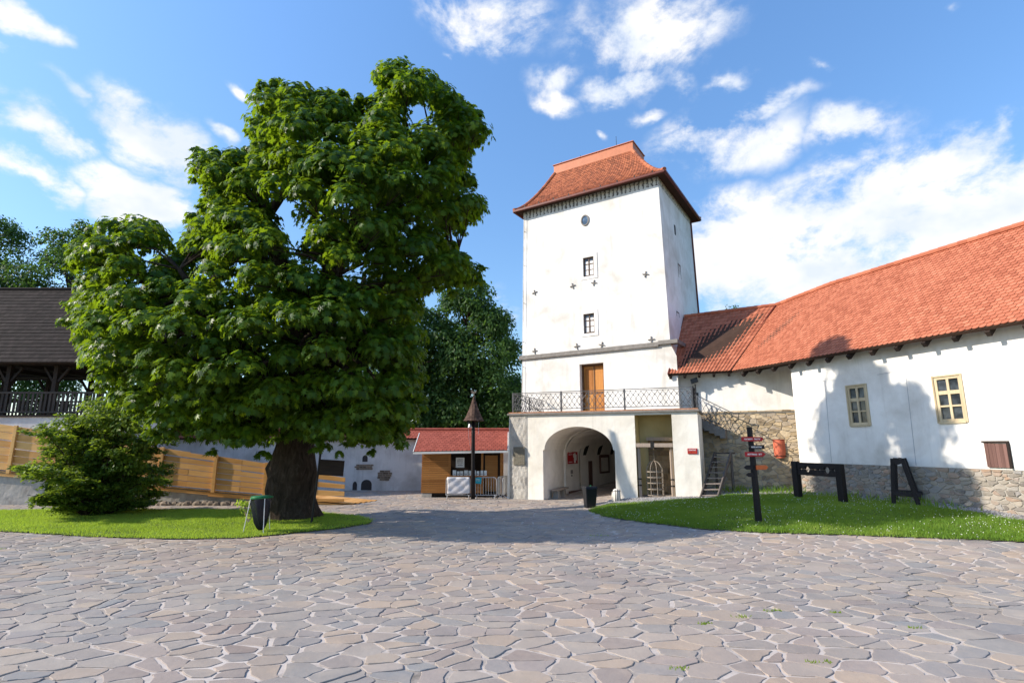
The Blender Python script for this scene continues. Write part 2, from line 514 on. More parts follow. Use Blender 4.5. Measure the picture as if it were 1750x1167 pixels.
class MB:
    def __init__(s):
        s.v, s.f, s.mi, s.rn = [], [], [], []

    def add(s, vs, fs, m=0, r=None):
        o = len(s.v)
        s.v.extend([tuple(p) for p in vs])
        r = rnd.random() if r is None else r
        for f in fs:
            s.f.append(tuple(o + i for i in f))
            s.mi.append(m)
            s.rn.append(r)
        return s

    def quad(s, a, b, c, d, m=0, r=None):
        return s.add([a, b, c, d], [(0, 1, 2, 3)], m, r)

    def hexa(s, p, m=0, r=None):
        """eight corners: bottom ring 0-3, top ring 4-7"""
        return s.add(p, [(3, 2, 1, 0), (4, 5, 6, 7), (0, 1, 5, 4), (1, 2, 6, 5), (2, 3, 7, 6), (3, 0, 4, 7)], m, r)

    def box(s, x0, x1, y0, y1, z0, z1, m=0, r=None):
        return s.hexa([(x0, y0, z0), (x1, y0, z0), (x1, y1, z0), (x0, y1, z0), (x0, y0, z1), (x1, y0, z1), (x1, y1, z1), (x0, y1, z1)], m, r)

    def fbox(s, fr, t0, t1, z0, z1, d0, d1, m=0, r=None):
        P = fr.p
        return s.hexa([P(t0, z0, d0), P(t1, z0, d0), P(t1, z0, d1), P(t0, z0, d1), P(t0, z1, d0), P(t1, z1, d0), P(t1, z1, d1), P(t0, z1, d1)], m, r)

    def beam(s, a, b, w, h, m=0, r=None, up=(0, 0, 1)):
        a, b = Vector(a), Vector(b)
        d = (b - a).normalized()
        upv = Vector(up)
        if abs(d.dot(upv)) > 0.98:
            upv = Vector((0, 1, 0))
        x = d.cross(upv).normalized() * (w / 2)
        y = x.cross(d).normalized() * (h / 2)
        return s.hexa([a - x - y, a + x - y, a + x + y, a - x + y, b - x - y, b + x - y, b + x + y, b - x + y], m, r)

    def tube(s, pts, rad, n=8, cap=True, m=0, r=None, jit=0.0):
        pts = [Vector(p) for p in pts]
        if isinstance(rad, (int, float)):
            rad = [rad] * len(pts)
        vs, fs = [], []
        ref = Vector((0.13, 0.21, 1)).normalized()
        prev = None
        for i, p in enumerate(pts):
            d = (pts[min(i + 1, len(pts) - 1)] - pts[max(i - 1, 0)]).normalized()
            x = d.cross(ref)
            if x.length < 0.2:
                x = d.cross(Vector((1, 0, 0)))
            x.normalize()
            if prev is not None:
                x = (prev - d * prev.dot(d)).normalized()
            prev = x
            y = d.cross(x)
            for k in range(n):
                a = 2 * PI * k / n
                q = rad[i] * (1 + (rnd.uniform(-jit, jit) if jit else 0))
                vs.append(p + x * (q * math.cos(a)) + y * (q * math.sin(a)))
        for i in range(len(pts) - 1):
            for k in range(n):
                k2 = (k + 1) % n
                fs.append((i * n + k, i * n + k2, (i + 1) * n + k2, (i + 1) * n + k))
        if cap:
            fs.append(tuple(range(n - 1, -1, -1)))
            fs.append(tuple((len(pts) - 1) * n + k for k in range(n)))
        return s.add(vs, fs, m, r)

    def lathe(s, c, prof, n=16, m=0, r=None, sx=1.0, sy=1.0):
        vs, fs = [], []
        for (q, z) in prof:
            for k in range(n):
                a = 2 * PI * k / n
                vs.append((c[0] + q * math.cos(a) * sx, c[1] + q * math.sin(a) * sy, c[2] + z))
        for i in range(len(prof) - 1):
            for k in range(n):
                k2 = (k + 1) % n
                fs.append((i * n + k, i * n + k2, (i + 1) * n + k2, (i + 1) * n + k))
        fs.append(tuple(range(n - 1, -1, -1)))
        fs.append(tuple((len(prof) - 1) * n + k for k in range(n)))
        return s.add(vs, fs, m, r)

    def build(s, name, mats, parent=None, loc=None, smooth=False, bevel=0.0):
        if not isinstance(mats, (list, tuple)):
            mats = [mats]
        V = np.array(s.v, dtype=np.float64).reshape(-1, 3)
        if loc is None:
            if parent is not None:
                loc = Vector((0, 0, 0))
                off = wloc(parent)
            else:
                loc = Vector(((V[:, 0].min() + V[:, 0].max()) / 2, (V[:, 1].min() + V[:, 1].max()) / 2, V[:, 2].min()))
                off = loc
        else:
            loc = Vector(loc)
            off = loc
        V = V - np.array(off)
        me = bpy.data.meshes.new(name)
        me.from_pydata(V.tolist(), [], s.f)
        for m in mats:
            me.materials.append(m)
        me.polygons.foreach_set('material_index', s.mi)
        if smooth:
            me.polygons.foreach_set('use_smooth', [True] * len(s.f))
        at = me.attributes.new('rnd', 'FLOAT', 'FACE')
        at.data.foreach_set('value', s.rn)
        uv = me.uv_layers.new(name='UVMap')
        co = []
        for p in me.polygons:
            nx, ny, nz = p.normal
            if abs(nz) < 0.985:
                L = math.hypot(nx, ny)
                ux, uy = -ny / L, nx / L
                wx, wy, wz = -uy * -nz * -1, ux * -nz * -1, L
                # v axis = n x u
                wx, wy, wz = ny * 0 - nz * uy, nz * ux - nx * 0, nx * uy - ny * ux
                for vi in p.vertices:
                    q = V[vi]
                    co.append(ux * q[0] + uy * q[1])
                    co.append(wx * q[0] + wy * q[1] + wz * q[2])
            else:
                for vi in p.vertices:
                    q = V[vi]
                    co.append(q[0])
                    co.append(q[1])
        uv.data.foreach_set('uv', co)
        me.update()
        o = bpy.data.objects.new(name, me)
        COL.objects.link(o)
        if parent is not None:
            o.parent = parent
        o.location = loc
        if bevel:
            b = o.modifiers.new('bevel', 'BEVEL')
            b.width = bevel
            b.segments = 2
            b.limit_method = 'ANGLE'
        return o


def wloc(o):
    v = Vector((0, 0, 0))
    while o is not None:
        v += o.location
        o = o.parent
    return v


def np_mesh(name, V, faces_idx, nper, rn, mats, parent=None, loc=(0, 0, 0), smooth=False, mi=None):
    """bulk mesh: V (N,3), faces_idx flat, nper vertices per face (int or list)"""
    me = bpy.data.meshes.new(name)
    off = np.array(wloc(parent)) if parent is not None else np.array(loc)
    V = V - off
    nf = len(faces_idx) // nper
    me.vertices.add(len(V))
    me.vertices.foreach_set('co', V.astype(np.float32).ravel())
    me.loops.add(len(faces_idx))
    me.loops.foreach_set('vertex_index', np.asarray(faces_idx, dtype=np.int32))
    me.polygons.add(nf)
    me.polygons.foreach_set('loop_start', np.arange(nf, dtype=np.int32) * nper)
    me.polygons.foreach_set('loop_total', np.full(nf, nper, dtype=np.int32))
    for m in (mats if isinstance(mats, (list, tuple)) else [mats]):
        me.materials.append(m)
    if mi is not None:
        me.polygons.foreach_set('material_index', np.asarray(mi, dtype=np.int32))
    if smooth:
        me.polygons.foreach_set('use_smooth', np.ones(nf, dtype=bool))
    at = me.attributes.new('rnd', 'FLOAT', 'FACE')
    at.data.foreach_set('value', np.asarray(rn, dtype=np.float32))
    me.update(calc_edges=True)
    me.validate()
    o = bpy.data.objects.new(name, me)
    COL.objects.link(o)
    if parent is not None:
        o.parent = parent
    else:
        o.location = loc
    return o


class Fr:
    """a vertical plane: t along it, z up, d behind it"""

    def __init__(s, o, d, n):
        L = math.hypot(*d)
        s.o, s.d = o, (d[0] / L, d[1] / L)
        L = math.hypot(*n)
        s.n = (n[0] / L, n[1] / L)

    def p(s, t, z, d=0.0):
        return (s.o[0] + s.d[0] * t + s.n[0] * d, s.o[1] + s.d[1] * t + s.n[1] * d, z)


def thing(name, loc, label, cat, group=None):
    o = bpy.data.objects.new(name, None)
    COL.objects.link(o)
    o.location = loc
    o.empty_display_size = 0.2
    return tag(o, label, cat, group)


def tag(o, label, cat, group=None):
    o['label'] = label
    o['category'] = cat
    if group:
        o['group'] = group
    return o


def structure(o):
    o['kind'] = 'structure'
    return o


def stuff(o, label=None, cat=None):
    o['kind'] = 'stuff'
    if label:
        o['label'] = label
        o['category'] = cat
    return o


def S(t):
    t = min(1.0, max(0.0, t))
    return t * t * (3 - 2 * t)


def gz(x, y):
    """height of the ground: flat court, rising towards the long house"""
    return 0.75 * (1 - math.exp(-max(0.0, x - 3) / 6.5)) * S((y - 10.5) / 8)


def gz_np(x, y):
    t = np.clip((y - 10.5) / 8, 0, 1)
    return 0.75 * (1 - np.exp(-np.maximum(0, x - 3) / 6.5)) * t * t * (3 - 2 * t)


def in_poly_np(x, y, poly):
    c = np.zeros(len(x), dtype=bool)
    n = len(poly)
    for i in range(n):
        x1, y1 = poly[i]
        x2, y2 = poly[i - 1]
        if y1 == y2:
            continue
        hit = ((y1 > y) != (y2 > y)) & (x < (x2 - x1) * (y - y1) / (y2 - y1) + x1)
        c ^= hit
    return c


def voronoi(points, bounds, cell):
    """convex cells of 2-D points clipped to a rectangle; returns list of polygons"""
    x0, x1, y0, y1 = bounds
    grid = {}
    for i, (x, y) in enumerate(points):
        grid.setdefault((int(x // cell), int(y // cell)), []).append(i)
    res = []
    for i, (px, py) in enumerate(points):
        gx, gy = int(px // cell), int(py // cell)
        nb = []
        for ax in range(gx - 2, gx + 3):
            for ay in range(gy - 2, gy + 3):
                nb += grid.get((ax, ay), [])
        nb = sorted(((points[j][0] - px) ** 2 + (points[j][1] - py) ** 2, j) for j in nb if j != i)[:22]
        poly = [(x0, y0), (x1, y0), (x1, y1), (x0, y1)]
        for dd, j in nb:
            qx, qy = points[j]
            mx, my = (px + qx) / 2, (py + qy) / 2
            nx, ny = qx - px, qy - py
            out = []
            m = len(poly)
            for k in range(m):
                a, b = poly[k], poly[(k + 1) % m]
                da = (a[0] - mx) * nx + (a[1] - my) * ny
                db = (b[0] - mx) * nx + (b[1] - my) * ny
                if da <= 0:
                    out.append(a)
                if (da < 0 < db) or (db < 0 < da):
                    t = da / (da - db)
                    out.append((a[0] + (b[0] - a[0]) * t, a[1] + (b[1] - a[1]) * t))
            poly = out
            if len(poly) < 3:
                break
        res.append(poly)
    return res


def scatter(bounds, rmin, rmax, keep=None, tries=30, seed=3, asp=1.0):
    """poisson-like points with a varying spacing"""
    R = random.Random(seed)
    x0, x1, y0, y1 = bounds
    cell = rmax
    grid = {}
    pts = []
    n = int((x1 - x0) * (y1 - y0) * asp / (rmin * rmin) * 2.2)
    for _ in range(n):
        x, y = R.uniform(x0, x1), R.uniform(y0, y1)
        if keep and not keep(x, y):
            continue
        r = rmin + (rmax - rmin) * R.random() ** 1.6
        gx, gy = int(x // cell), int(y * asp // cell)
        good = True
        for ax in range(gx - 1, gx + 2):
            for ay in range(gy - 1, gy + 2):
                for (qx, qy, qr) in grid.get((ax, ay), ()):
                    if (qx - x) ** 2 + ((qy - y) * asp) ** 2 < ((r + qr) / 2) ** 2:
                        good = False
                        break
                if not good:
                    break
            if not good:
                break
        if good:
            grid.setdefault((gx, gy), []).append((x, y, r))
            pts.append((x, y))
    return pts


def split_cells(cells, pts, amax, prob, seed=2):
    """cut the larger cells in two along a random chord, so that the stones are uneven"""
    R = random.Random(seed)
    out_c, out_p = [], []
    for poly, p0 in zip(cells, pts):
        todo = [poly]
        for q in todo:
            m = len(q)
            if m < 3:
                continue
            ar = abs(sum(q[i - 1][0] * q[i][1] - q[i][0] * q[i - 1][1] for i in range(m))) / 2
            cx, cy = sum(a[0] for a in q) / m, sum(a[1] for a in q) / m
            if ar > amax and R.random() < prob and len(todo) < 6:
                a = R.uniform(0, PI)
                nx, ny = math.cos(a), math.sin(a)
                c = cx * nx + cy * ny + R.uniform(-.1, .1) * math.sqrt(ar)
                for sg in (1, -1):
                    w = []
                    for i in range(m):
                        p, r = q[i], q[(i + 1) % m]
                        dp, dr = sg * (p[0] * nx + p[1] * ny - c), sg * (r[0] * nx + r[1] * ny - c)
                        if dp <= 0:
                            w.append(p)
                        if (dp < 0 < dr) or (dr < 0 < dp):
                            t = dp / (dp - dr)
                            w.append((p[0] + (r[0] - p[0]) * t, p[1] + (r[1] - p[1]) * t))
                    if len(w) >= 3:
                        todo.append(w)
            else:
                out_c.append(q)
                out_p.append((cx, cy))
    return out_c, out_p


def inset(poly, gap):
    """shrink a convex polygon by a different gap on each side"""
    m = len(poly)
    cx = sum(p[0] for p in poly) / m
    cy = sum(p[1] for p in poly) / m
    out = poly
    for k in range(m):
        a, b = poly[k], poly[(k + 1) % m]
        nx, ny = b[1] - a[1], a[0] - b[0]
        L = math.hypot(nx, ny)
        if L < 1e-5:
            continue
        nx, ny = nx / L, ny / L
        if (a[0] - cx) * nx + (a[1] - cy) * ny < 0:
            nx, ny = -nx, -ny
        g = gap() if callable(gap) else gap
        c = a[0] * nx + a[1] * ny - g
        new = []
        for i in range(len(out)):
            p, q = out[i], out[(i + 1) % len(out)]
            dp, dq = p[0] * nx + p[1] * ny - c, q[0] * nx + q[1] * ny - c
            if dp <= 0:
                new.append(p)
            if (dp < 0 < dq) or (dq < 0 < dp):
                t = dp / (dp - dq)
                new.append((p[0] + (q[0] - p[0]) * t, p[1] + (q[1] - p[1]) * t))
        out = new
        if len(out) < 3:
            return []
    return out


def chip(poly, step, jit, R):
    """break the sides of a stone into short uneven pieces and round its corners"""
    out = []
    m = len(poly)
    for k in range(m):
        a, b = poly[k], poly[(k + 1) % m]
        L = math.hypot(b[0] - a[0], b[1] - a[1])
        n = max(1, int(L / step))
        for i in range(n):
            t = (i + (0.22 if i == 0 else 0)) / n
            x, y = a[0] + (b[0] - a[0]) * t, a[1] + (b[1] - a[1]) * t
            out.append((x + R.uniform(-jit, jit), y + R.uniform(-jit, jit)))
        if n == 1 or True:
            t = 1 - 0.22 / n
            x, y = a[0] + (b[0] - a[0]) * t, a[1] + (b[1] - a[1]) * t
            out.append((x + R.uniform(-jit, jit), y + R.uniform(-jit, jit)))
    return out


def stones(mb, pts, bounds, cell, gap, place, depth, step=0.16, jit=0.012, tilt=0.02, bev=0.02, m=0, seed=5, keep=None, split=None):
    """lay one stone in every voronoi cell; place(u, v, h) gives the 3-D point"""
    R = random.Random(seed)
    cells = voronoi(pts, bounds, cell)
    if split:
        cells, pts = split_cells(cells, pts, *split)
    for p0, poly in zip(pts, cells):
        if keep and not keep(*p0):
            continue
        if len(poly) < 3:
            continue
        q = inset(poly, (lambda: R.uniform(*gap)))
        if len(q) < 3:
            continue
        q = chip(q, step, jit, R)
        n = len(q)
        cx = sum(a[0] for a in q) / n
        cy = sum(a[1] for a in q) / n
        tx, ty = R.uniform(-tilt, tilt), R.uniform(-tilt, tilt)
        h0 = depth * R.uniform(0.75, 1.2)
        vs, fs = [], []
        for (x, y) in q:
            vs.append(place(x, y, -0.01))
        for (x, y) in q:
            vs.append(place(x, y, h0 - bev * 0.7 + (x - cx) * tx + (y - cy) * ty))
        for (x, y) in q:
            L = math.hypot(x - cx, y - cy) + 1e-6
            f = max(0.3, 1 - bev * 1.3 / L)
            vs.append(place(cx + (x - cx) * f, cy + (y - cy) * f, h0 + (x - cx) * tx + (y - cy) * ty))
        for k in range(n):
            k2 = (k + 1) % n
            fs.append((k, k2, n + k2, n + k))
            fs.append((n + k, n + k2, 2 * n + k2, 2 * n + k))
        fs.append(tuple(2 * n + k for k in range(n)))
        mb.add(vs, fs, m, R.random())


def tile_roof(mb, e0, e1, r0, r1, tw, th, m=0, lift=0.03, prof=None, seed=1, rounded=True, umask=None):
    """single tiles over the patch eave e0-e1 / ridge r0-r1"""
    R = random.Random(seed)
    e0, e1, r0, r1 = map(Vector, (e0, e1, r0, r1))
    W = max((e1 - e0).length, (r1 - r0).length)
    H = ((r0 - e0).length + (r1 - e1).length) / 2
    nc, nr = max(2, round(W / tw)), max(2, round(H / th))
    nrm = (e1 - e0).cross(r0 - e0)
    if nrm.length < 1e-6:
        nrm = (e1 - e0).cross(r1 - e1)
    nrm.normalize()
    if nrm.z < 0:
        nrm = -nrm

    def P(u, v, h):
        u = min(1, max(0, u))
        a = e0.lerp(e1, u)
        b = r0.lerp(r1, u)
        q = a.lerp(b, v)
        if prof:
            q = q + prof(u, v)
        return q + nrm * h

    for i in range(nr):
        v0, v1 = i / nr, min(1.0, (i + 1.35) / nr)
        off = 0.5 if i % 2 else 0.0
        for j in range(-1 if off else 0, nc):
            u0, u1 = (j + off) / nc, (j + 1 + off) / nc
            u0, u1 = max(0, u0), min(1, u1)
            if u1 - u0 < 0.15 / nc:
                continue
            g = (u1 - u0) * 0.035
            u0 += g
            u1 -= g
            lf = lift * R.uniform(0.85, 1.2)
            dv = 0.22 / nr
            if rounded:
                um = (u0 + u1) / 2
                uq = (u1 - u0) * 0.25
                bot = [(u0, v0 + dv), (um - uq, v0 + dv * 0.28), (um, v0), (um + uq, v0 + dv * 0.28), (u1, v0 + dv)]
            else:
                bot = [(u0, v0), (u1, v0)]
            k = len(bot)
            vs = [P(u, v, lf) for u, v in bot] + [P(u1, v1, 0.004), P(u0, v1, 0.004)] + [P(u, v, lf - 0.022) for u, v in bot]
            fs = [tuple(range(k + 2))] + [(a + 1, a, k + 2 + a, k + 3 + a) for a in range(k - 1)]
            mb.add(vs, fs, m, R.random())


def leaves(centers, normals, tips, sizes, tmpl, faces):
    """bulk leaves. tmpl (K,3) in (across, along, out); faces list of equal-length tuples"""
    n = normals / np.linalg.norm(normals, axis=1, keepdims=True)
    t = tips - n * np.sum(tips * n, axis=1, keepdims=True)
    t /= np.linalg.norm(t, axis=1, keepdims=True) + 1e-9
    a = np.cross(t, n)
    T = np.array(tmpl)
    K = len(T)
    V = centers[:, None, :] + sizes[:, None, None] * (T[None, :, 0, None] * a[:, None, :] + T[None, :, 1, None] * t[:, None, :] + T[None, :, 2, None] * n[:, None, :])
    N = len(centers)
    F = np.array(faces)
    idx = (np.arange(N)[:, None, None] * K + F[None]).reshape(-1)
    return V.reshape(-1, 3), idx, F.shape[1], len(faces)


# a lobed leaf in two folded halves (base, stalk end at 0, tip at +0.6)
MAPLE_T = [(0, -0.36, 0), (0.30, -0.44, -0.08), (0.24, -0.17, -0.03), (0.58, -0.04, -0.18), (0.24, 0.12, -0.04), (0.42, 0.46, -0.2), (0.13, 0.30, -0.05), (0, 0.70, -0.16),
           (-0.30, -0.44, -0.08), (-0.24, -0.17, -0.03), (-0.58, -0.04, -0.18), (-0.24, 0.12, -0.04), (-0.42, 0.46, -0.2), (-0.13, 0.30, -0.05)]
MAPLE_F = [(0, 1, 2, 3, 4, 5, 6, 7), (0, 7, 13, 12, 11, 10, 9, 8)]
OVAL_T = [(0, -0.5, 0), (0.26, 0.0, -0.05), (0, 0.55, -0.06), (-0.26, 0.0, -0.05)]
OVAL_F = [(0, 1, 2, 3)]
NARROW_T = [(0, -0.5, 0), (0.16, 0.0, -0.03), (0, 0.6, -0.1), (-0.16, 0.0, -0.03)]


def unit(v):
    return v / (np.linalg.norm(v, axis=1, keepdims=True) + 1e-9)


def clump_leaves(clumps, per_area, size, cover=(-0.45, 1.0), up=0.45, droop=0.9, flat_z=0.8, R=None, wild=0.35):
    """leaves over the domes of many clumps (x, y, z, r)"""
    R = R or rng
    C, N, T, Z = [], [], [], []
    for (x, y, z, r) in clumps:
        k = max(12, int(per_area * r * r))
        d = unit(R.normal(size=(k, 3)))
        d[:, 2] = np.where(d[:, 2] < cover[0], -d[:, 2] * 0.6, d[:, 2])
        rad = r * (1 - 0.42 * R.random(k) ** 2.2)
        # bumpy dome
        wob = 1 + 0.16 * np.sin(d[:, 0] * 5 + x * 3) * np.cos(d[:, 1] * 4 + z * 2) + 0.10 * np.sin(d[:, 2] * 9 + y)
        p = np.array([x, y, z]) + d * (rad * wob)[:, None] * np.array([1, 1, flat_z])
        nn = unit(d + np.array([0, 0, up]) + wild * R.normal(size=(k, 3)))
        tt = d * np.array([1, 1, 0.2]) * 0.7 + np.array([0, 0, -droop]) + 0.35 * R.normal(size=(k, 3))
        C.append(p)
        N.append(nn)
        T.append(tt)
        Z.append(R.uniform(size[0], size[1], k))
    return np.concatenate(C), np.concatenate(N), np.concatenate(T), np.concatenate(Z)

# ------------------------------------------------------------------ the ground
def polyline_band(front, back):
    return front + back[::-1]


LAWN_LEFT = [(-30.0, 17.6), (-22.0, 17.3), (-17.3, 17.0), (-14.2, 16.4), (-11.7, 15.65), (-9.1, 15.25), (-7.5, 15.4), (-6.55, 16.05), (-5.4, 17.05), (-4.6, 18.2),
             (-4.75, 19.0), (-5.4, 19.9), (-6.6, 20.75), (-8.6, 21.5), (-12.0, 22.0), (-17.0, 22.1), (-24.0, 20.9), (-30.0, 20.3)]
LAWN_RIGHT = [(2.95, 21.7), (3.3, 19.6), (4.13, 17.65), (5.34, 15.86), (6.64, 15.07), (9.28, 14.36), (12.59, 13.6), (16.0, 12.6), (15.2, 13.6), (14.1, 15.6), (13.0, 18.2),
              (12.3, 20.2), (11.4, 21.9), (10.2, 22.8), (9.2, 23.1), (8.0, 22.2), (6.6, 22.3), (5.0, 22.6), (3.9, 22.7)]
GRAVEL = [(3.6, 22.6), (5.0, 22.4), (6.6, 22.1), (8.0, 22.0), (9.2, 22.9), (10.2, 22.6), (11.4, 21.7), (12.3, 20.0), (13.0, 18.0), (14.1, 15.4), (15.2, 13.4), (16.0, 12.4),
          (17.2, 12.6), (14.0, 22.0), (13.6, 26.4), (9.6, 27.4), (8.9, 25.4), (8.0, 23.1), (5.2, 24.3), (4.3, 24.4)]


def sheet(name, bounds, step, zoff, mat, poly=None):
    x0, x1, y0, y1 = bounds
    nx, ny = int((x1 - x0) / step), int((y1 - y0) / step)
    xs, ys = np.linspace(x0, x1, nx + 1), np.linspace(y0, y1, ny + 1)
    X, Y = np.meshgrid(xs, ys)
    Z = gz_np(X, Y) + zoff
    V = np.stack([X, Y, Z], -1).reshape(-1, 3)
    i, j = np.meshgrid(np.arange(nx), np.arange(ny))
    a = (j * (nx + 1) + i).ravel()
    F = np.stack([a, a + 1, a + nx + 2, a + nx + 1], 1)
    if poly:
        cx, cy = V[F].mean(1)[:, 0], V[F].mean(1)[:, 1]
        F = F[in_poly_np(cx, cy, poly)]
    return np_mesh(name, V, F.reshape(-1), 4, rng.random(len(F)), mat, smooth=True)


far = MB()
for (r0, r1) in ((0, 60), (60, 200), (200, 900)):
    N = 48
    for k in range(N):
        a, b = 2 * PI * k / N, 2 * PI * (k + 1) / N
        far.quad((r0 * math.cos(a), r0 * math.sin(a), -0.12), (r1 * math.cos(a), r1 * math.sin(a), -0.12), (r1 * math.cos(b), r1 * math.sin(b), -0.12), (r0 * math.cos(b), r0 * math.sin(b), -0.12))
structure(far.build('ground', MT['far']))
structure(sheet('courtyard', (-40, 22, -4, 36), 0.4, -0.003, MT['sand']))


def pave_keep(x, y):
    if abs(x + 1) > 1.02 * y + 3.2:
        return False
    if y > 24 and x > 6:
        return False
    return True


def not_lawn(x, y):
    a = np.array([x])
    b = np.array([y])
    return not (in_poly_np(a, b, LAWN_LEFT)[0] or in_poly_np(a, b, LAWN_RIGHT)[0] or in_poly_np(a, b, GRAVEL)[0])


PB = (-30, 16, 3.6, 31.2)
pp = scatter(PB, 0.20, 0.84, pave_keep, seed=21, asp=1.35)
pv = MB()
_sr = random.Random(4)


def pave_place(u, v, h):
    # slow undulation of an old courtyard
    return (u, v, gz(u, v) + h)


PA = 1.35
stones(pv, [(x, y * PA) for x, y in pp], (PB[0], PB[1], PB[2] * PA, PB[3] * PA), 0.84, (0.002, 0.042), lambda u, v, h: pave_place(u, v / PA, h), 0.0085, 0.11, 0.02, 0.022, 0.006, seed=8, keep=lambda u, v: not_lawn(u, v / PA), split=(0.28, 0.6))
structure(pv.build('paving', MT['pavers'], loc=(0, 0, 0)))

structure(sheet('lawn_soil', (-30, -4, 14.8, 22.4), 0.12, 0.035, MT['soil'], LAWN_LEFT))
structure(sheet('meadow_soil', (2.6, 16.6, 12.2, 23.6), 0.12, 0.032, MT['soil'], LAWN_RIGHT))
structure(sheet('gravel_strip', (3.2, 17.6, 12.0, 28), 0.15, 0.024, MT['gravel'], GRAVEL))


def blades(name, poly, n, h, w, mat, label, flowers=0, clumpy=0.5, seed=1, extra_mat=None):
    R = np.random.default_rng(seed)
    xs = [p[0] for p in poly]
    ys = [p[1] for p in poly]
    x = R.uniform(max(min(xs), -24), max(xs), n * 2)
    y = R.uniform(min(ys), max(ys), n * 2)
    k = in_poly_np(x + R.normal(0, 0.10, n * 2), y + R.normal(0, 0.07, n * 2), poly)
    thin = 0.5 + 0.5 * np.sin(x * 1.1 + 2.2 * np.sin(y * 1.7 + 0.4 * x)) * np.sin(y * 2.1 - 1.3 * np.sin(x * 0.9))
    k &= R.random(n * 2) < 0.35 + 0.65 * np.clip(thin * 1.8, 0, 1)
    x, y = x[k][:n], y[k][:n]
    m = len(x)
    dens = 0.5 + 0.5 * np.sin(x * 1.7 + 1.3 * np.sin(y * 1.1)) * np.cos(y * 1.9 + np.sin(x * 0.9))
    hh = R.uniform(h[0], h[1], m) * (1 - clumpy * 0.5 + clumpy * dens)
    a = R.uniform(0, 2 * PI, m)
    ww = R.uniform(w[0], w[1], m) / 2
    lean = R.normal(0, 0.5, (m, 2)) * hh[:, None]
    z = gz_np(x, y) + 0.03
    V = np.zeros((m, 3, 3))
    V[:, 0] = np.stack([x - ww * np.cos(a), y - ww * np.sin(a), z], 1)
    V[:, 1] = np.stack([x + ww * np.cos(a), y + ww * np.sin(a), z], 1)
    V[:, 2] = np.stack([x + lean[:, 0], y + lean[:, 1], z + hh], 1)
    patch = 0.5 + 0.5 * np.sin(x * 0.8 + 2 * np.sin(y * 0.7 + x * 0.3))
    p2 = 0.5 + 0.5 * np.sin(x * 2.9 + 1.7 * np.sin(y * 2.3)) * np.sin(y * 3.1 + x)
    r = np.clip(0.45 * R.random(m) + 0.35 * patch + 0.25 * p2 - 0.05, 0, 1)
    mats = [mat]
    mi = np.zeros(m)
    V = V.reshape(-1, 3)
    if flowers:
        fx = R.uniform(min(xs), max(xs), flowers * 3)
        fy = R.uniform(min(ys), max(ys), flowers * 3)
        kk = in_poly_np(fx, fy, poly) & (R.random(flowers * 3) < 0.35 + 0.65 * (np.sin(fx * 1.3) * np.cos(fy * 1.1 + fx * .4) > -0.1))
        fx, fy = fx[kk][:flowers], fy[kk][:flowers]
        q = len(fx)
        fz = gz_np(fx, fy) + R.uniform(0.07, 0.13, q)
        s = R.uniform(0.006, 0.013, q)
        for (ax, ay) in ((1, 0), (0, 1)):
            W = np.zeros((q, 2, 3, 3))
            for side, sg in ((0, 1), (1, -1)):
                W[:, side, 0] = np.stack([fx - ax * s, fy - ay * s, fz], 1)
                W[:, side, 1] = np.stack([fx + ax * s, fy + ay * s, fz], 1)
                W[:, side, 2] = np.stack([fx, fy, fz + sg * s * 1.3], 1)
            V = np.concatenate([V, W.reshape(-1, 3)])
            mi = np.concatenate([mi, np.ones(q * 2)])
            r = np.concatenate([r, R.random(q * 2)])
        mats.append(MT['clover'])
    o = np_mesh(name, V, np.arange(len(V)), 3, r, mats, mi=mi)
    stuff(o, label, 'grass')
    return o


blades('lawn_grass', LAWN_LEFT, 120000, (0.035, 0.075), (0.012, 0.022), MT['grass'], 'short bright green mown grass round the big maple', clumpy=0.35, seed=3)
blades('meadow_grass', LAWN_RIGHT, 120000, (0.04, 0.095), (0.012, 0.024), MT['grassdark'], 'longer clover grass with white flowers beside the long house', flowers=1000, clumpy=0.9, seed=5)
WEED_A = [(8.6, 25.1), (9.6, 25.6), (12.3, 24.2), (12.0, 22.6), (12.9, 20.6), (13.7, 18.0), (14.2, 16.6), (13.4, 17.2), (12.0, 20.6), (11.4, 22.4), (9.6, 23.4)]
blades('wall_weeds', WEED_A, 2600, (0.08, 0.28), (0.02, 0.05), MT['grassdark'], 'scattered weeds in the grey gravel below the stone walls', clumpy=1.0, seed=6)
# small loose stones of the gravel
_R = np.random.default_rng(9)
gx = _R.uniform(3.2, 17.4, 60000)
gy = _R.uniform(12.2, 27.0, 60000)
kk = in_poly_np(gx, gy, GRAVEL)
gx, gy = gx[kk][:9000], gy[kk][:9000]
gs = _R.uniform(0.015, 0.045, len(gx))
gzv = gz_np(gx, gy) + 0.026
T4 = np.array([(-1, -0.8, 0), (1, -0.7, 0), (0.1, 1, 0), (0, 0, 0.9)])
ang = _R.uniform(0, 6.28, len(gx))
Vx = gx[:, None] + gs[:, None] * (T4[None, :, 0] * np.cos(ang)[:, None] - T4[None, :, 1] * np.sin(ang)[:, None])
Vy = gy[:, None] + gs[:, None] * (T4[None, :, 0] * np.sin(ang)[:, None] + T4[None, :, 1] * np.cos(ang)[:, None])
Vz = gzv[:, None] + gs[:, None] * T4[None, :, 2]
V = np.stack([Vx, Vy, Vz], -1).reshape(-1, 3)
F = (np.arange(len(gx))[:, None, None] * 4 + np.array([(0, 1, 3), (1, 2, 3), (2, 0, 3)])[None]).reshape(-1)
MT['pebble'] = stone_mat('pebbles', [(0.16, 0.15, 0.145), (0.28, 0.265, 0.25), (0.42, 0.40, 0.38)], 0.4)
stuff(np_mesh('gravel_stones', V, F, 3, _R.random(len(F) // 3), MT['pebble']), 'loose grey gravel between the clover lawn and the stone walls', 'gravel')
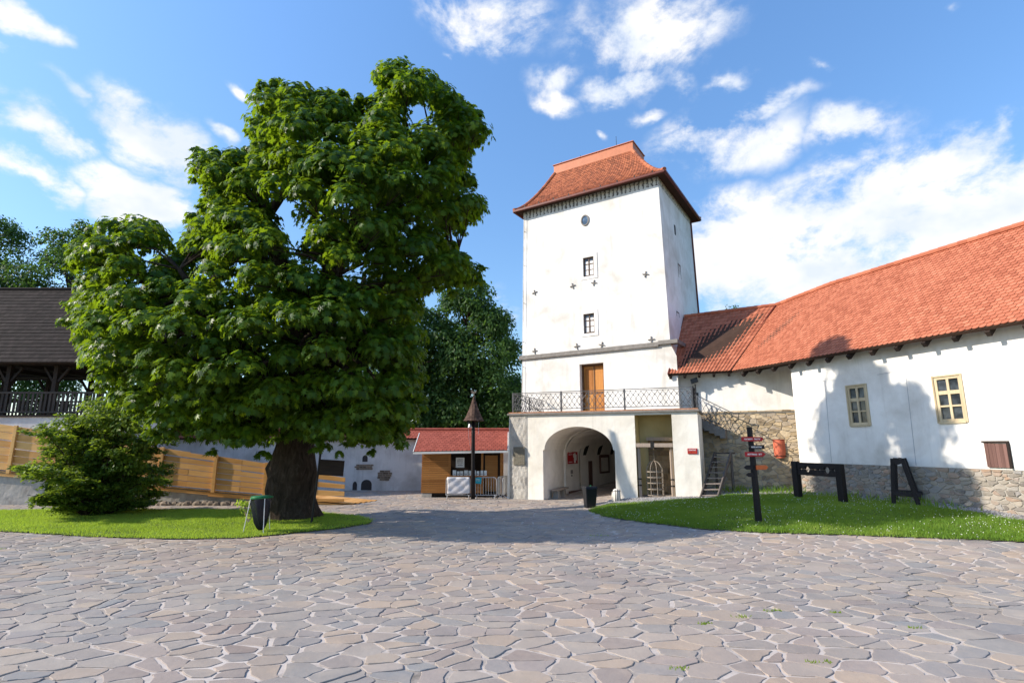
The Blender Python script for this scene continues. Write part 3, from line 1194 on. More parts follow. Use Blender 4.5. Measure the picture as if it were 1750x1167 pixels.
# tufts of moss and weed in the paving joints
_m = MB()
for (x, y, s) in ((2.45, 15.9, 0.16), (3.4, 8.6, 0.1), (4.0, 8.9, 0.09), (2.75, 8.3, 0.07), (-12.6, 13.9, 0.15), (3.6, 6.9, 0.09), (4.9, 8.8, 0.06), (1.9, 6.7, 0.08), (5.6, 8.1, 0.06)):
    for k in range(26):
        a, q = rnd.uniform(0, 6.28), s * math.sqrt(rnd.random())
        px, py = x + q * math.cos(a) * 1.7, y + q * math.sin(a) * 0.6
        h = rnd.uniform(0.015, 0.05)
        _m.add([(px - 0.012, py, gz(px, py)), (px + 0.012, py, gz(px, py)), (px + rnd.uniform(-.02, .02), py + rnd.uniform(-.02, .02), gz(px, py) + h)], [(0, 1, 2)])
stuff(_m.build('joint_moss', MT['grass']), 'small green tufts growing in the joints of the paving', 'moss')

# ------------------------------------------------------------------ building helpers


def wall_holes(mb, fr, tl, tr, z0, z1, holes, d=0.0, m=0, reveal=0.25, rm=None, rd=None):
    """flat wall with rectangular openings; tl/tr may depend on z"""
    fl = tl if callable(tl) else (lambda z: tl)
    frr = tr if callable(tr) else (lambda z: tr)
    ts = sorted(set([h[0] for h in holes] + [h[1] for h in holes]))
    zs = sorted(set([z0, z1] + [h[2] for h in holes] + [h[3] for h in holes]))
    cols = [None] + ts + ['R']
    for zi in range(len(zs) - 1):
        za, zb = zs[zi], zs[zi + 1]
        edges = [('L',)] + [('T', t) for t in ts] + [('R',)]

        def val(e, z):
            return fl(z) if e[0] == 'L' else frr(z) if e[0] == 'R' else e[1]
        for i in range(len(edges) - 1):
            a, b = edges[i], edges[i + 1]
            zc = (za + zb) / 2
            tc = (val(a, zc) + val(b, zc)) / 2
            if any(h[0] < tc < h[1] and h[2] < zc < h[3] for h in holes):
                continue
            mb.quad(fr.p(val(a, za), za, d), fr.p(val(b, za), za, d), fr.p(val(b, zb), zb, d), fr.p(val(a, zb), zb, d), m)
    for h in holes:
        r = h[4] if len(h) > 4 else reveal
        path = [(h[0], h[2]), (h[0], h[3]), (h[1], h[3]), (h[1], h[2]), (h[0], h[2])]
        for a, b in zip(path, path[1:]):
            mb.quad(fr.p(a[0], a[1], d), fr.p(b[0], b[1], d), fr.p(b[0], b[1], d + r), fr.p(a[0], a[1], d + r), m if rm is None else rm)


def window(parent, fr, t0, t1, z0, z1, d, nc, zr, frame_mat, pane_mat, bar=0.04, outer=0.07, name='window', th=0.06):
    """window part with its glass as a sub-part; zr: heights (0..1) of the cross bars with thickness"""
    mb = MB()
    mb.fbox(fr, t0, t0 + outer, z0, z1, d, d + th)
    mb.fbox(fr, t1 - outer, t1, z0, z1, d, d + th)
    mb.fbox(fr, t0 + outer, t1 - outer, z1 - outer, z1, d, d + th)
    mb.fbox(fr, t0 + outer, t1 - outer, z0, z0 + outer, d, d + th)
    for c in range(1, nc):
        t = t0 + (t1 - t0) * c / nc
        mb.fbox(fr, t - bar * 0.7, t + bar * 0.7, z0 + outer, z1 - outer, d + 0.004, d + th - 0.004)
    for q, k in zr:
        z = z0 + (z1 - z0) * q
        mb.fbox(fr, t0 + outer, t1 - outer, z - bar * k / 2, z + bar * k / 2, d + 0.008, d + th - 0.008)
    w = mb.build(name, frame_mat, parent)
    pb = MB()
    pb.fbox(fr, t0 + 0.01, t1 - 0.01, z0 + 0.01, z1 - 0.01, d + th * 0.6, d + th * 0.6 + 0.012)
    pb.build('pane', pane_mat, w)
    return w


def ridge_tiles(mb, a, b, r=0.11, step=0.34, m=0):
    a, b = Vector(a), Vector(b)
    n = max(1, int((b - a).length / step))
    for i in range(n):
        p, q = a.lerp(b, i / n), a.lerp(b, min(1, (i + 1.12) / n))
        mb.tube([p, q], [r * 1.08, r * 0.92], 8, True, m)


def slab(mb, e0, e1, r0, r1, th, m=0, drop=0.02):
    e0, e1, r0, r1 = map(Vector, (e0, e1, r0, r1))
    n = (e1 - e0).cross(r0 - e0).normalized()
    if n.z < 0:
        n = -n
    t = [p - n * drop for p in (e0, e1, r1, r0)]
    b = [p - n * (drop + th) for p in (e0, e1, r1, r0)]
    mb.hexa(b + t, m)


# ------------------------------------------------------------------ castle tower
FW = Fr((8.086, 27.157), (-0.8424, 0.5387), (0.5387, 0.8424))
FS = Fr((8.086, 27.157), (0.5387, 0.8424), (-0.8424, 0.5387))
tower = thing('castle_tower', (4.4, 31.5, 0), 'tall white square gate tower with a steep flared red tiled roof', 'tower')
SD = 6.8


def t_right(z):
    return -0.32 if z < 7.6 else -0.04 + (z - 7.6) * 0.018


def t_left(z):
    return 8.93 - (z - 4) * 0.016


mb = MB()
holes = [(3.67, 5.11, 3.95, 6.95, 0.42), (4.06, 4.72, 11.98, 13.12, 0.16), (4.12, 4.78, 8.66, 9.79, 0.16)]
wall_holes(mb, FW, t_right, t_left, 3.95, 7.6, [holes[0]])
wall_holes(mb, FW, t_right, t_left, 7.6, 16.93, holes[1:])
zz = [0, 7.6, 16.93]
for (za, zb) in ((3.95, 7.6), (7.601, 16.93)):
    r0, r1 = FW.p(t_right(za), za), FW.p(t_right(zb), zb)
    l0, l1 = FW.p(t_left(za), za), FW.p(t_left(zb), zb)
    rb0, rb1 = FW.p(t_right(za), za, SD), FW.p(t_right(zb), zb, SD - 0.15)
    lb0, lb1 = FW.p(t_left(za), za, SD), FW.p(t_left(zb), zb, SD - 0.15)
    mb.quad(r0, rb0, rb1, r1)
    mb.quad(l0, lb0, lb1, l1)
    mb.quad(rb0, lb0, lb1, rb1)
# foot of the tower behind the gate terrace
mb.quad(FW.p(-0.32, 0, 0.9), FW.p(-0.32, 0, SD), FW.p(-0.32, 3.95, SD), FW.p(-0.32, 3.95, 0.9))
mb.quad(FW.p(8.93, 0, 0.2), FW.p(8.93, 0, SD), FW.p(8.93, 3.95, SD), FW.p(8.93, 3.95, 0.2))
mb.quad(FW.p(-0.32, 0, SD), FW.p(8.93, 0, SD), FW.p(8.93, 3.95, SD), FW.p(-0.32, 3.95, SD))
mb.build('wall', MT['tower_white'], tower)
mb = MB()
mb.fbox(FW, 0.55, 9.03, 7.52, 7.70, -0.13, 0.05)
mb.fbox(FW, 0.55, 9.01, 7.70, 7.76, -0.07, 0.05)
mb.fbox(FW, -0.45, 0.549, 7.60, 7.80, -0.15, 0.4)
mb.fbox(FW, -0.45, -0.30, 7.60, 7.80, 0.401, 1.6)
mb.build('cornice', MT['slabgrey'], tower)
mb = MB()
mb.fbox(FW, 0.16, 8.70, 16.42, 16.925, -0.006, 0.02)
mb.fbox(Fr(FW.p(0.128, 0)[:2], FS.d, FS.n), 0.0, 6.6, 16.36, 16.925, -0.008, 0.02)
mb.build('frieze', MT['frieze'], tower)
# roof
OH, ZE, ZR, SB0, SB1, TR, TL = 0.5, 16.95, 20.35, 2.4, 4.4, 2.3, 7.72
te0, te1 = 9.15, -0.40


def rprof(u, v):
    return Vector((0, 0, -(v - v ** 1.42) * (ZR - ZE)))


mb = MB()
E = [FW.p(te0, ZE, -OH), FW.p(te1, ZE, -OH), FW.p(te1, ZE, SD - 0.15 + OH), FW.p(te0, ZE, SD - 0.15 + OH)]
RG = [FW.p(TL, ZR, SB0), FW.p(TR, ZR, SB0), FW.p(TR, ZR, SB1), FW.p(TL, ZR, SB1)]
for i in range(4):
    j = (i + 1) % 4
    tile_roof(mb, E[i], E[j], RG[i], RG[j], 0.23, 0.21, 0, 0.035, rprof, seed=30 + i)
    N = 8
    for k in range(N):
        va, vb = k / N, (k + 1) / N
        q = []
        for (a, b, v) in ((E[i], RG[i], va), (E[j], RG[j], va), (E[j], RG[j], vb), (E[i], RG[i], vb)):
            w = Vector(a).lerp(Vector(b), v) + rprof(0, v)
            q.append((w.x, w.y, w.z - 0.02))
        mb.quad(*q, 1)
mb.quad(*[(p[0], p[1], p[2] - 0.03) for p in E], 1)
roof = mb.build('roof', [MT['tower_red'], MT['under']], tower)
mb = MB()
mb.fbox(FW, TR - 0.05, TL + 0.05, ZR - 0.02, ZR + 0.58, SB0 - 0.04, SB1 + 0.04)
mb.fbox(FW, TR - 0.11, TL + 0.11, ZR + 0.581, ZR + 0.63, SB0 - 0.10, SB1 + 0.10)
mb.build('ridge_cap', MT['copper'], roof, bevel=0.01)
for i in range(4):
    mb = MB()
    prev = None
    for k in range(11):
        v = k / 10
        w = Vector(E[i]).lerp(Vector(RG[i]), v) + rprof(0, v) + Vector((0, 0, 0.04))
        if prev is not None:
            mb.tube([prev, w], [0.12, 0.105], 8)
        prev = w
    mb.build('hip_tiles', MT['tower_red'], roof)
mb = MB()
for i in range(4):
    j = (i + 1) % 4
    mb.beam(Vector(E[i]) - Vector((0, 0, 0.06)), Vector(E[j]) - Vector((0, 0, 0.06)), 0.14, 0.11)
mb.build('gutter', MT['red_metal'], roof)
for k in range(9):
    mb = MB()
    t = 0.3 + k * 1.02
    mb.fbox(FW, t, t + 0.06, ZE + 0.16, ZE + 0.27, -OH + 0.22, -OH + 0.27)
    mb.build('snow_guard', MT['darkiron'], roof)
mb = MB()
a = FW.p(3.55, ZR + 0.6, SB0 + 0.6)
mb.tube([a, (a[0], a[1], a[2] + 1.1)], [0.022, 0.012], 6)
mb.build('lightning_rod', MT['darkiron'], roof)
mb = MB()
for (t, h) in ((7.3, 0.25), (6.5, 0.2), (5.9, 0.28)):
    a = FW.p(t, ZR + 0.6, SB0 + 0.2)
    mb.tube([a, (a[0], a[1], a[2] + h)], 0.02, 6)
mb.tube([FW.p(7.5, ZR + 0.78, SB0 + 0.2), FW.p(5.7, ZR + 0.78, SB0 + 0.2)], 0.016, 6)
mb.build('roof_wire', MT['darkiron'], roof)
mb = MB()
p = FW.p(-0.02, 16.7, SD - 0.1)
mb.tube([FW.p(t_right(z) - 0.05, z, SD - 0.2) for z in (16.7, 12, 7.8)], 0.05, 8)
mb.build('downpipe', MT['red_metal'], tower)
mb = MB()
for z in (15.6, 13.4, 11.0, 8.6, 7.1):
    t = t_left(z) - 0.12
    mb.tube([FW.p(t, z, 0), FW.p(t, z, -0.12)], 0.016, 5)
pts = [FW.p(t_left(z) - 0.12, z, -0.12) for z in (16.5, 13, 9, 4.1)]
mb.tube(pts, 0.012, 5)
mb.build('lightning_cable', MT['iron'], tower)
for (t0, t1, z0, z1) in ((4.06, 4.72, 11.98, 13.12), (4.12, 4.78, 8.66, 9.79)):
    w = window(tower, FW, t0, t1, z0, z1, 0.07, 2, [(0.36, 0.8), (0.66, 1.4)], MT['towwin'], MT['pane'], 0.035, 0.07)
    mb = MB()
    for (a, b, c, d) in ((t0 - 0.22, t0 - 0.002, z0 - 0.17, z1 + 0.22), (t1 + 0.002, t1 + 0.14, z0 - 0.17, z1 + 0.22), (t0 - 0.002, t1 + 0.002, z1 + 0.002, z1 + 0.22), (t0 - 0.002, t1 + 0.002, z0 - 0.17, z0 - 0.002)):
        mb.fbox(FW, a, b, c, d, -0.028, 0.02)
    mb.build('surround', MT['tower_white'], w)
    for s in (0, 1):
        mb = MB()
        ta = t0 + (t1 - t0) * (0.12 + 0.46 * s)
        mb.fbox(FW, ta, ta + 0.2, z0 + 0.1, z1 - 0.22, 0.098, 0.104)
        mb.build('curtain', MT['letter'], w)
# oval window below the eaves
mb = MB()
c = (4.52, 15.4)
N = 24
ring = []
for k in range(N):
    a = 2 * PI * k / N
    ring.append((math.cos(a), math.sin(a)))
for k in range(N):
    a, b = ring[k], ring[(k + 1) % N]
    o1 = [FW.p(c[0] + q[0] * 0.26, c[1] + q[1] * 0.34, -0.05) for q in (a, b)]
    i1 = [FW.p(c[0] + q[0] * 0.19, c[1] + q[1] * 0.27, -0.05) for q in (a, b)]
    o2 = [FW.p(c[0] + q[0] * 0.26, c[1] + q[1] * 0.34, 0.02) for q in (a, b)]
    i2 = [FW.p(c[0] + q[0] * 0.19, c[1] + q[1] * 0.27, 0.02) for q in (a, b)]
    mb.hexa([o1[0], o1[1], i1[1], i1[0], o2[0], o2[1], i2[1], i2[0]], 0, 0.5)
w = mb.build('oval_window', MT['slabgrey'], tower)
mb = MB()
mb.add([FW.p(c[0] + q[0] * 0.2, c[1] + q[1] * 0.28, -0.015) for q in ring], [tuple(range(N))])
mb.build('pane', MT['bluepane'], w)
# side windows
for (t, z0, z1, ww) in ((2.97, 11.5, 12.75, 0.55), (1.9, 8.7, 9.7, 0.55)):
    fs = Fr(FW.p(0.02 + (z0 - 7.6) * 0.016, 0)[:2], FS.d, FS.n)
    window(tower, fs, t - ww / 2, t + ww / 2, z0, z1, -0.045, 2, [(0.36, 0.8), (0.66, 1.4)], MT['towwin'], MT['pane'], 0.035, 0.08)
mb = MB()
mb.fbox(Fr(FW.p(0.11, 0)[:2], FS.d, FS.n), 2.55, 2.82, 14.45, 15.05, -0.03, 0.02)
mb.build('slit_window', MT['dark'], tower)
# crossed anchor plates
for (t, z) in ((7.96, 11.56), (5.41, 11.56), (4.08, 11.53), (1.08, 11.51), (7.99, 7.98), (5.23, 7.99), (3.72, 7.92), (0.94, 7.93)):
    mb = MB()
    r = rnd.uniform(-0.25, 0.25)
    for a in (r, r + PI / 2):
        ca, sa = math.cos(a) * 0.17, math.sin(a) * 0.17
        mb.beam(FW.p(t - ca, z - sa, -0.03), FW.p(t + ca, z + sa, -0.03), 0.048, 0.05, up=(FW.n[0], FW.n[1], 0))
    mb.build('anchor_plate', MT['slabgrey'], tower)
# balcony door
mb = MB()
mb.fbox(FW, 3.67, 3.76, 3.97, 6.95, 0.30, 0.42)
mb.fbox(FW, 5.02, 5.11, 3.97, 6.95, 0.30, 0.42)
mb.fbox(FW, 3.76, 5.02, 6.85, 6.95, 0.30, 0.42)
door = mb.build('door', MT['doordark'], tower)
for s in (0, 1):
    a, b = (3.77, 4.385) if s == 0 else (4.395, 5.01)
    mb = MB()
    mb.fbox(FW, a, b, 3.97, 6.84, 0.36, 0.40)
    for (c0, c1) in ((4.1, 5.25), (5.4, 6.7)):
        mb.fbox(FW, a + 0.09, b - 0.09, c0, c1, 0.345, 0.361)
    mb.build('door_leaf', MT['doorwood'], door, bevel=0.008)
mb = MB()
mb.fbox(FW, 4.36, 4.42, 3.97, 6.84, 0.335, 0.362)
mb.fbox(FW, 3.77, 5.01, 5.30, 5.36, 0.34, 0.362)
mb.build('door_strip', MT['doordark'], door)

# ------------------------------------------------------------------ gate terrace with the arch
FT = Fr((-0.1115, 26.597), (0.927, -0.376), (0.376, 0.927))
terr = thing('gate_terrace', (4.0, 26.5, 0), 'low cream gatehouse with an arched passage and iron railed terrace in front of the tower', 'gatehouse')
TW, TZ = 8.72, 3.93
AL, AR, SP, AT = 1.70, 5.10, 2.28, 3.34


def arch_path(l, r, sp, top, led=0.07, z0=-0.1, n=20):
    p = [(l, z0), (l, sp), (l + led, sp + 0.01)]
    c, a = (l + r) / 2, (r - l) / 2 - led
    for k in range(1, n):
        th = PI - PI * k / n
        p.append((c + a * math.cos(th), sp + 0.01 + (top - sp) * math.sin(th)))
    return p + [(r - led, sp + 0.01), (r, sp), (r, z0)]


def arch_wall(mb, fr, l, r, sp, top, t0, t1, z0, z1, d, m=0, led=0.07):
    """wall between t0 and t1 with an arched hole"""
    p = arch_path(l, r, sp, top, led, z0)
    mb.quad(fr.p(t0, z0, d), fr.p(l, z0, d), fr.p(l, sp, d), fr.p(t0, sp, d), m)
    mb.quad(fr.p(r, z0, d), fr.p(t1, z0, d), fr.p(t1, sp, d), fr.p(r, sp, d), m)
    mb.quad(fr.p(t0, sp, d), fr.p(l, sp, d), fr.p(l, z1, d), fr.p(t0, z1, d), m)
    mb.quad(fr.p(r, sp, d), fr.p(t1, sp, d), fr.p(t1, z1, d), fr.p(r, z1, d), m)
    for a, b in zip(p[1:-2], p[2:-1]):
        if b[0] - a[0] > 1e-6:
            mb.quad(fr.p(a[0], a[1], d), fr.p(b[0], b[1], d), fr.p(b[0], z1, d), fr.p(a[0], z1, d), m)
    return p


NL, NR_, ND = 6.04, 7.64, 1.25
mb = MB()
p = arch_wall(mb, FT, AL, AR, SP, AT, 0, 5.6, -0.1, TZ, 0)
wall_holes(mb, FT, 5.6, TW, -0.1, TZ, [(NL, NR_, -0.1, 3.83, ND)], rm=2)
for a, b in zip(p, p[1:]):
    mb.quad(FT.p(a[0], a[1], 0), FT.p(b[0], b[1], 0), FT.p(b[0], b[1], 3.4), FT.p(a[0], a[1], 3.4), 3)
mb.quad(FT.p(NL, -0.1, ND), FT.p(NR_, -0.1, ND), FT.p(NR_, 3.83, ND), FT.p(NL, 3.83, ND), 2)
mb.quad(FT.p(0, -0.1, 0), FT.p(0.0, -0.1, 5.4), FT.p(0.0, TZ, 5.4), FT.p(0, TZ, 0))
mb.quad(FT.p(TW, -0.1, 0), FT.p(TW, -0.1, 3.2), FT.p(TW, TZ, 3.2), FT.p(TW, TZ, 0))
mb.quad(FT.p(0, TZ, 0), FT.p(TW, TZ, 0), FT.p(TW, TZ, 3.3), FT.p(0, TZ, 5.4), 0)
mb.build('wall', [MT['cream'], MT['rough'], MT['yellow'], MT['shade']], terr)
mb = MB()
# battered foot on the left corner, grey scratch-coat pier
mb.hexa([FT.p(-0.10, -0.05, -0.10), FT.p(0.001, -0.05, -0.10), FT.p(0.001, -0.05, 2), FT.p(-0.10, -0.05, 2), FT.p(-0.015, 3.9, -0.015), FT.p(0.001, 3.9, -0.015), FT.p(0.001, 3.9, 2), FT.p(-0.015, 3.9, 2)])
mb.build('corner_batter', MT['cream'], terr)
mb = MB()
ny, nz = 8, 30
for i in range(nz):
    for j in range(ny):
        za, zb = -0.05 + i * 3.93 / nz, -0.05 + (i + 1) * 3.93 / nz
        ta, tb = 0.03 + j * 0.88 / ny, 0.03 + (j + 1) * 0.88 / ny

        def hh(t, z):
            e = 0 if (t < 0.04 or t > 0.90) else 1
            return -0.012 - e * (0.018 + 0.016 * math.sin(t * 23 + z * 7) * math.cos(z * 17 - t * 5))
        mb.quad(FT.p(ta, za, hh(ta, za)), FT.p(tb, za, hh(tb, za)), FT.p(tb, zb, hh(tb, zb)), FT.p(ta, zb, hh(ta, zb)))
for (a, b) in ((0.03, 0.03), (0.91, 0.91)):
    mb.quad(FT.p(a, -0.05, -0.012), FT.p(a, 3.88, -0.012), FT.p(a, 3.88, 0.01), FT.p(a, -0.05, 0.01))
mb.build('rough_pier', MT['rough'], terr, smooth=True)
mb = MB()
mb.fbox(FT, -0.10, TW + 0.10, TZ, TZ + 0.09, -0.10, 0.5)
mb.fbox(FT, TW - 0.5, TW + 0.10, TZ, TZ + 0.09, 0.501, 3.3)
mb.fbox(FT, -0.10, 0.5, TZ, TZ + 0.09, 0.501, 5.3)
mb.build('slab_edge', MT['slabgrey'], terr, bevel=0.012)
mb = MB()
n = 36
for k in range(n):
    ta, tb = -0.05 + k * (TW + 0.1) / n, -0.05 + (k + 1) * (TW + 0.1) / n - 0.012
    mb.fbox(FT, ta, tb, TZ + 0.091, TZ + 0.145, -0.05, 0.42)
mb.build('brick_course', MT['brickedge'], terr)
mb = MB()
mb.quad(FT.p(0.3, TZ + 0.02, 0.3), FT.p(TW - 0.3, TZ + 0.02, 0.3), FT.p(TW - 0.3, TZ + 0.02, 3.4), FT.p(0.3, TZ + 0.02, 5.3))
mb.build('deck', MT['slabgrey'], terr)


# railing
def lattice(mb, pt, L, z0, z1, step=0.235, r=0.0115):
    """curved lattice bars; pt(s, z) gives points"""
    n = max(1, round(L / step))
    w = L / n
    for k in range(n):
        for sg in (1, -1):
            pts = []
            for i in range(9):
                f = i / 8
                off = 0.5 + sg * 0.47 * math.cos(f * 2 * PI)
                pts.append(pt((k + off) * w, z0 + (z1 - z0) * f))
            mb.tube(pts, r, 4, False)
        for f in (0.25, 0.75):
            c = pt((k + 0.5) * w, z0 + (z1 - z0) * f)
            mb.lathe((c[0], c[1], c[2] - 0.03), [(0.012, 0), (0.03, 0.015), (0.03, 0.045), (0.012, 0.06)], 6)


rail = MB()
RT, RB, RZ = 5.0, 4.2, 0.06
for (a, b) in (((0.15, RT), (8.55, RT)), ((0.15, RB), (8.55, RB))):
    rail.beam(FT.p(a[0], a[1], RZ), FT.p(b[0], b[1], RZ), 0.045, 0.03)
rail.beam(FT.p(0.15, RT - 0.07, RZ), FT.p(8.55, RT - 0.07, RZ), 0.03, 0.018)
for d0, d1, t in ((RZ, 4.9, 0.15),):
    for z in (RT, RB):
        rail.beam(FT.p(t, z, d0), FT.p(t, z, d1), 0.04, 0.03)
for z in (RT, RB):
    rail.beam(FT.p(8.55, z, RZ), FT.p(8.55, z, 2.6), 0.04, 0.03)
rail.beam(FT.p(0.15, RT, RZ), FT.p(0.22, 4.3, 4.2), 0.04, 0.03)
rl = rail.build('railing', MT['iron'], terr)
for t in (0.15, 2.62, 5.62, 8.55):
    mb = MB()
    mb.fbox(FT, t - 0.035, t + 0.035, TZ + 0.09, RT + 0.03, RZ - 0.035, RZ + 0.035)
    mb.build('post', MT['iron'], rl)
for q in ((3.95, 3.98, RZ - 0.02, RZ + 0.02), (8.52, 8.58, 0.95, 1.01), (8.52, 8.58, 2.55, 2.61), (0.12, 0.18, 2.4, 2.46)):
    mb = MB()
    mb.fbox(FT, q[0], q[1], TZ + 0.09, RT, q[2], q[3])
    mb.build('post', MT['iron'], rl)
mb = MB()
for (a, b) in ((0.19, 2.58), (2.66, 5.58), (5.66, 8.51)):
    lattice(mb, lambda s, z, a=a: FT.p(a + s, z, RZ), b - a, RB, RT - 0.08)
mb.build('lattice', MT['iron'], rl)
mb = MB()
lattice(mb, lambda s, z: FT.p(0.15, z, RZ + 0.05 + s), 4.7, RB, RT - 0.03, 0.26)
mb.build('lattice', MT['iron'], rl)
mb = MB()
lattice(mb, lambda s, z: FT.p(8.55, z, 1.05 + s), 1.5, RB, RT - 0.03, 0.26)
mb.build('lattice', MT['iron'], rl)
mb = MB()
for k in range(6):
    z = RB - 0.05 + k * 0.17
    mb.beam(FT.p(8.60, z, RZ + 0.05), FT.p(8.60, z, 0.92), 0.03, 0.035)
for d in (RZ + 0.03, 0.93):
    mb.beam(FT.p(8.60, RB - 0.1, d), FT.p(8.60, RT + 0.04, d), 0.045, 0.045)
mb.build('gate', MT['darkiron'], rl)
# stair and rail going down along the link wall
LK = Fr((8.328, 27.761), (0.8806, -0.4739), (0.4739, 0.8806))
mb = MB()
for k in range(7):
    t = 0.75 + k * 0.24
    mb.fbox(LK, t, t + 0.25, 3.55 - k * 0.12, 4.02 - k * 0.125, -0.62, -0.035)
mb.build('stair', MT['slabgrey'], terr)
mb = MB()
a0, a1 = LK.p(0.72, 5.2, -0.56), LK.p(2.85, 4.0, -0.56)
b0, b1 = LK.p(0.72, 4.18, -0.56), LK.p(2.3, 3.45, -0.56)
mb.beam(a0, a1, 0.05, 0.04)
mb.beam(a1, LK.p(3.15, 3.98, -0.56), 0.05, 0.04)
mb.beam(b0, b1, 0.045, 0.05)


def slope_pt(s, z):
    f = z
    t = 0.76 + s
    zt = 5.2 - (t - 0.72) * (1.2 / 2.13) - 0.04
    zb = 4.18 - (t - 0.72) * (0.73 / 1.58)
    return LK.p(t, zb + (zt - zb) * f, -0.56)


for t in (1.02, 1.25):
    mb.beam(slope_pt(t - 0.76, 0), slope_pt(t - 0.76, 1), 0.05, 0.05)
lattice(mb, slope_pt, 1.75, 0.0, 1.0, 0.25)
mb.build('stair_rail', MT['iron'], terr)
# inner arch and the vaulted passage behind it
mb = MB()
p2 = arch_wall(mb, FT, AL + 0.10, AR + 0.3, SP - 0.02, AT - 0.06, 0.2, 6.0, -0.1, 3.9, 3.395, led=0.03)
J = Vector((2.86, 29.12))
pd = Vector((0.5387, 0.8424))
pw = Vector((0.8424, -0.5387))


def TP(k, w, z):
    q = J + pd * k + pw * w
    return (q.x, q.y, z)


prof = [(0.0, -0.1), (0.0, 2.05)]
for k in range(1, 13):
    th = PI - PI * k / 13
    prof.append((1.7 + 1.7 * math.cos(th), 2.05 + 1.25 * math.sin(th)))
prof += [(3.4, 2.05), (3.4, -0.1)]
ks = [0, 1.7, 1.72, 7.3]
for (w0, z0), (w1, z1) in zip(prof, prof[1:]):
    for ka, kb, ofs in ((0.0, 1.7, -0.06), (1.7, 7.3, 0.0)):
        mb.quad(TP(ka, w0 + (ofs if w0 < 0.01 else 0), z0), TP(kb, w0 + (ofs if w0 < 0.01 else 0), z0), TP(kb, w1 + (ofs if w1 < 0.01 else 0), z1), TP(ka, w1 + (ofs if w1 < 0.01 else 0), z1))
mb.add([TP(7.3, w, z) for w, z in prof], [tuple(range(len(prof)))])
mb.build('passage', MT['shade'], terr)
FP = Fr((J.x, J.y), (pd.x, pd.y), (-pw.x, -pw.y))
for k in (2.05, 4.0, 6.0):
    mb = MB()
    mb.add([FP.p(k, 1.95, -0.012), FP.p(k + 0.42, 1.95, -0.012), FP.p(k + 0.62, 2.35, -0.05), FP.p(k + 0.66, 2.62, -0.16), FP.p(k + 0.42, 2.62, -0.16), FP.p(k + 0.12, 2.3, -0.05)], [(0, 1, 2, 3, 4, 5)])
    mb.build('vent_slit', MT['dark'], terr)
mb = MB()
mb.fbox(FP, 2.75, 3.25, 0.0, 1.62, -0.03, 0.02)
mb.build('narrow_door', MT['hatch'], terr)
mb = MB()
mb.fbox(FP, 0.25, 7.2, 0.0, 0.12, -0.09, 0.01)
mb.build('skirting', MT['hatch'], terr)
# niche: shelf beam, boarded back
mb = MB()
mb.fbox(FT, NL + 0.35, NR_ - 0.01, 2.70, 2.86, 0.85, ND - 0.01)
mb.build('niche_beam', MT['greywood'], terr)
mb = MB()
z = 0.2
while z < 2.68:
    h = rnd.uniform(0.22, 0.34)
    t = NL + 0.38
    while t < NR_ - 0.02:
        w = rnd.uniform(0.25, 0.5)
        mb.fbox(FT, t, min(t + w - 0.012, NR_ - 0.012), z, min(z + h - 0.014, 2.69), ND - 0.07 - rnd.random() * 0.02, ND - 0.005)
        t += w
    z += h
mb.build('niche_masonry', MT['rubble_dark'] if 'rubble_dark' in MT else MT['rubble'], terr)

# plaque, wall sign, poster, notice board (each hangs on the wall)
mb = MB()
mb.fbox(FT, 0.22, 0.80, 1.58, 2.42, -0.085, -0.02)
for k in range(9):
    z = 2.32 - k * 0.083
    t = 0.28
    while t < 0.72:
        w = rnd.uniform(0.03, 0.1)
        if rnd.random() < 0.85:
            mb.fbox(FT, t, min(t + w, 0.76), z - 0.03, z, -0.093, -0.086)
        t += w + 0.02
tag(mb.build('plaque', MT['plaque'], bevel=0.006), 'weathered bronze plaque of raised lines on the rough grey pier', 'plaque')


def letters(mb, fr, t0, t1, z, h, d, m=1, seed=0, wmin=0.3, wmax=0.75):
    """a row of small letter-like strokes, as unreadable as in the photograph"""
    R = random.Random(seed)
    t = t0
    while t < t1:
        w = h * R.uniform(wmin, wmax)
        if t + w > t1:
            break
        if R.random() < 0.9:
            s = h * 0.24
            mb.fbox(fr, t, t + s, z, z + h, d - 0.003, d, m)
            k = R.random()
            if k < 0.6:
                mb.fbox(fr, t + s, t + w, z + h - s, z + h, d - 0.003, d, m)
            if k > 0.3:
                mb.fbox(fr, t + s, t + w, z, z + s, d - 0.003, d, m)
            if k > 0.5:
                mb.fbox(fr, t + w - s, t + w, z + s, z + h - s, d - 0.003, d, m)
        t += w + h * 0.2


mb = MB()
mb.fbox(FT, 8.23, 8.62, 2.14, 2.37, -0.035, -0.003, 0)
letters(mb, FT, 8.28, 8.58, 2.275, 0.06, -0.036, 1, 4)
letters(mb, FT, 8.28, 8.58, 2.18, 0.045, -0.036, 2, 5)
tag(mb.build('wall_sign', [MT['red'], MT['letter'], MT['orange']], loc=FT.p(8.42, 2.14, 0)), 'small red sign with a white line on the cream gatehouse corner', 'sign')
mb = MB()
mb.fbox(FP, 0.28, 1.45, 1.52, 2.22, 0.025, 0.058, 0)
letters(mb, FP, 0.36, 0.8, 2.10, 0.06, 0.024, 1, 9)
letters(mb, FP, 0.36, 0.8, 1.99, 0.04, 0.024, 1, 10)
letters(mb, FP, 0.36, 0.8, 1.60, 0.04, 0.024, 1, 11)
for (x0, x1, z0, z1) in ((0.98, 1.22, 1.66, 1.95), (1.02, 1.18, 1.95, 2.08), (0.9, 1.0, 1.85, 2.05), (1.2, 1.3, 1.7, 2.0), (0.99, 1.2, 1.56, 1.66)):
    mb.fbox(FP, x0, x1, z0, z1, 0.020, 0.024, 1)
tag(mb.build('poster', [MT['red'], MT['letter']], loc=FP.p(0.86, 1.52, 0)), 'dark red poster with a pale figure inside the arched passage', 'poster')
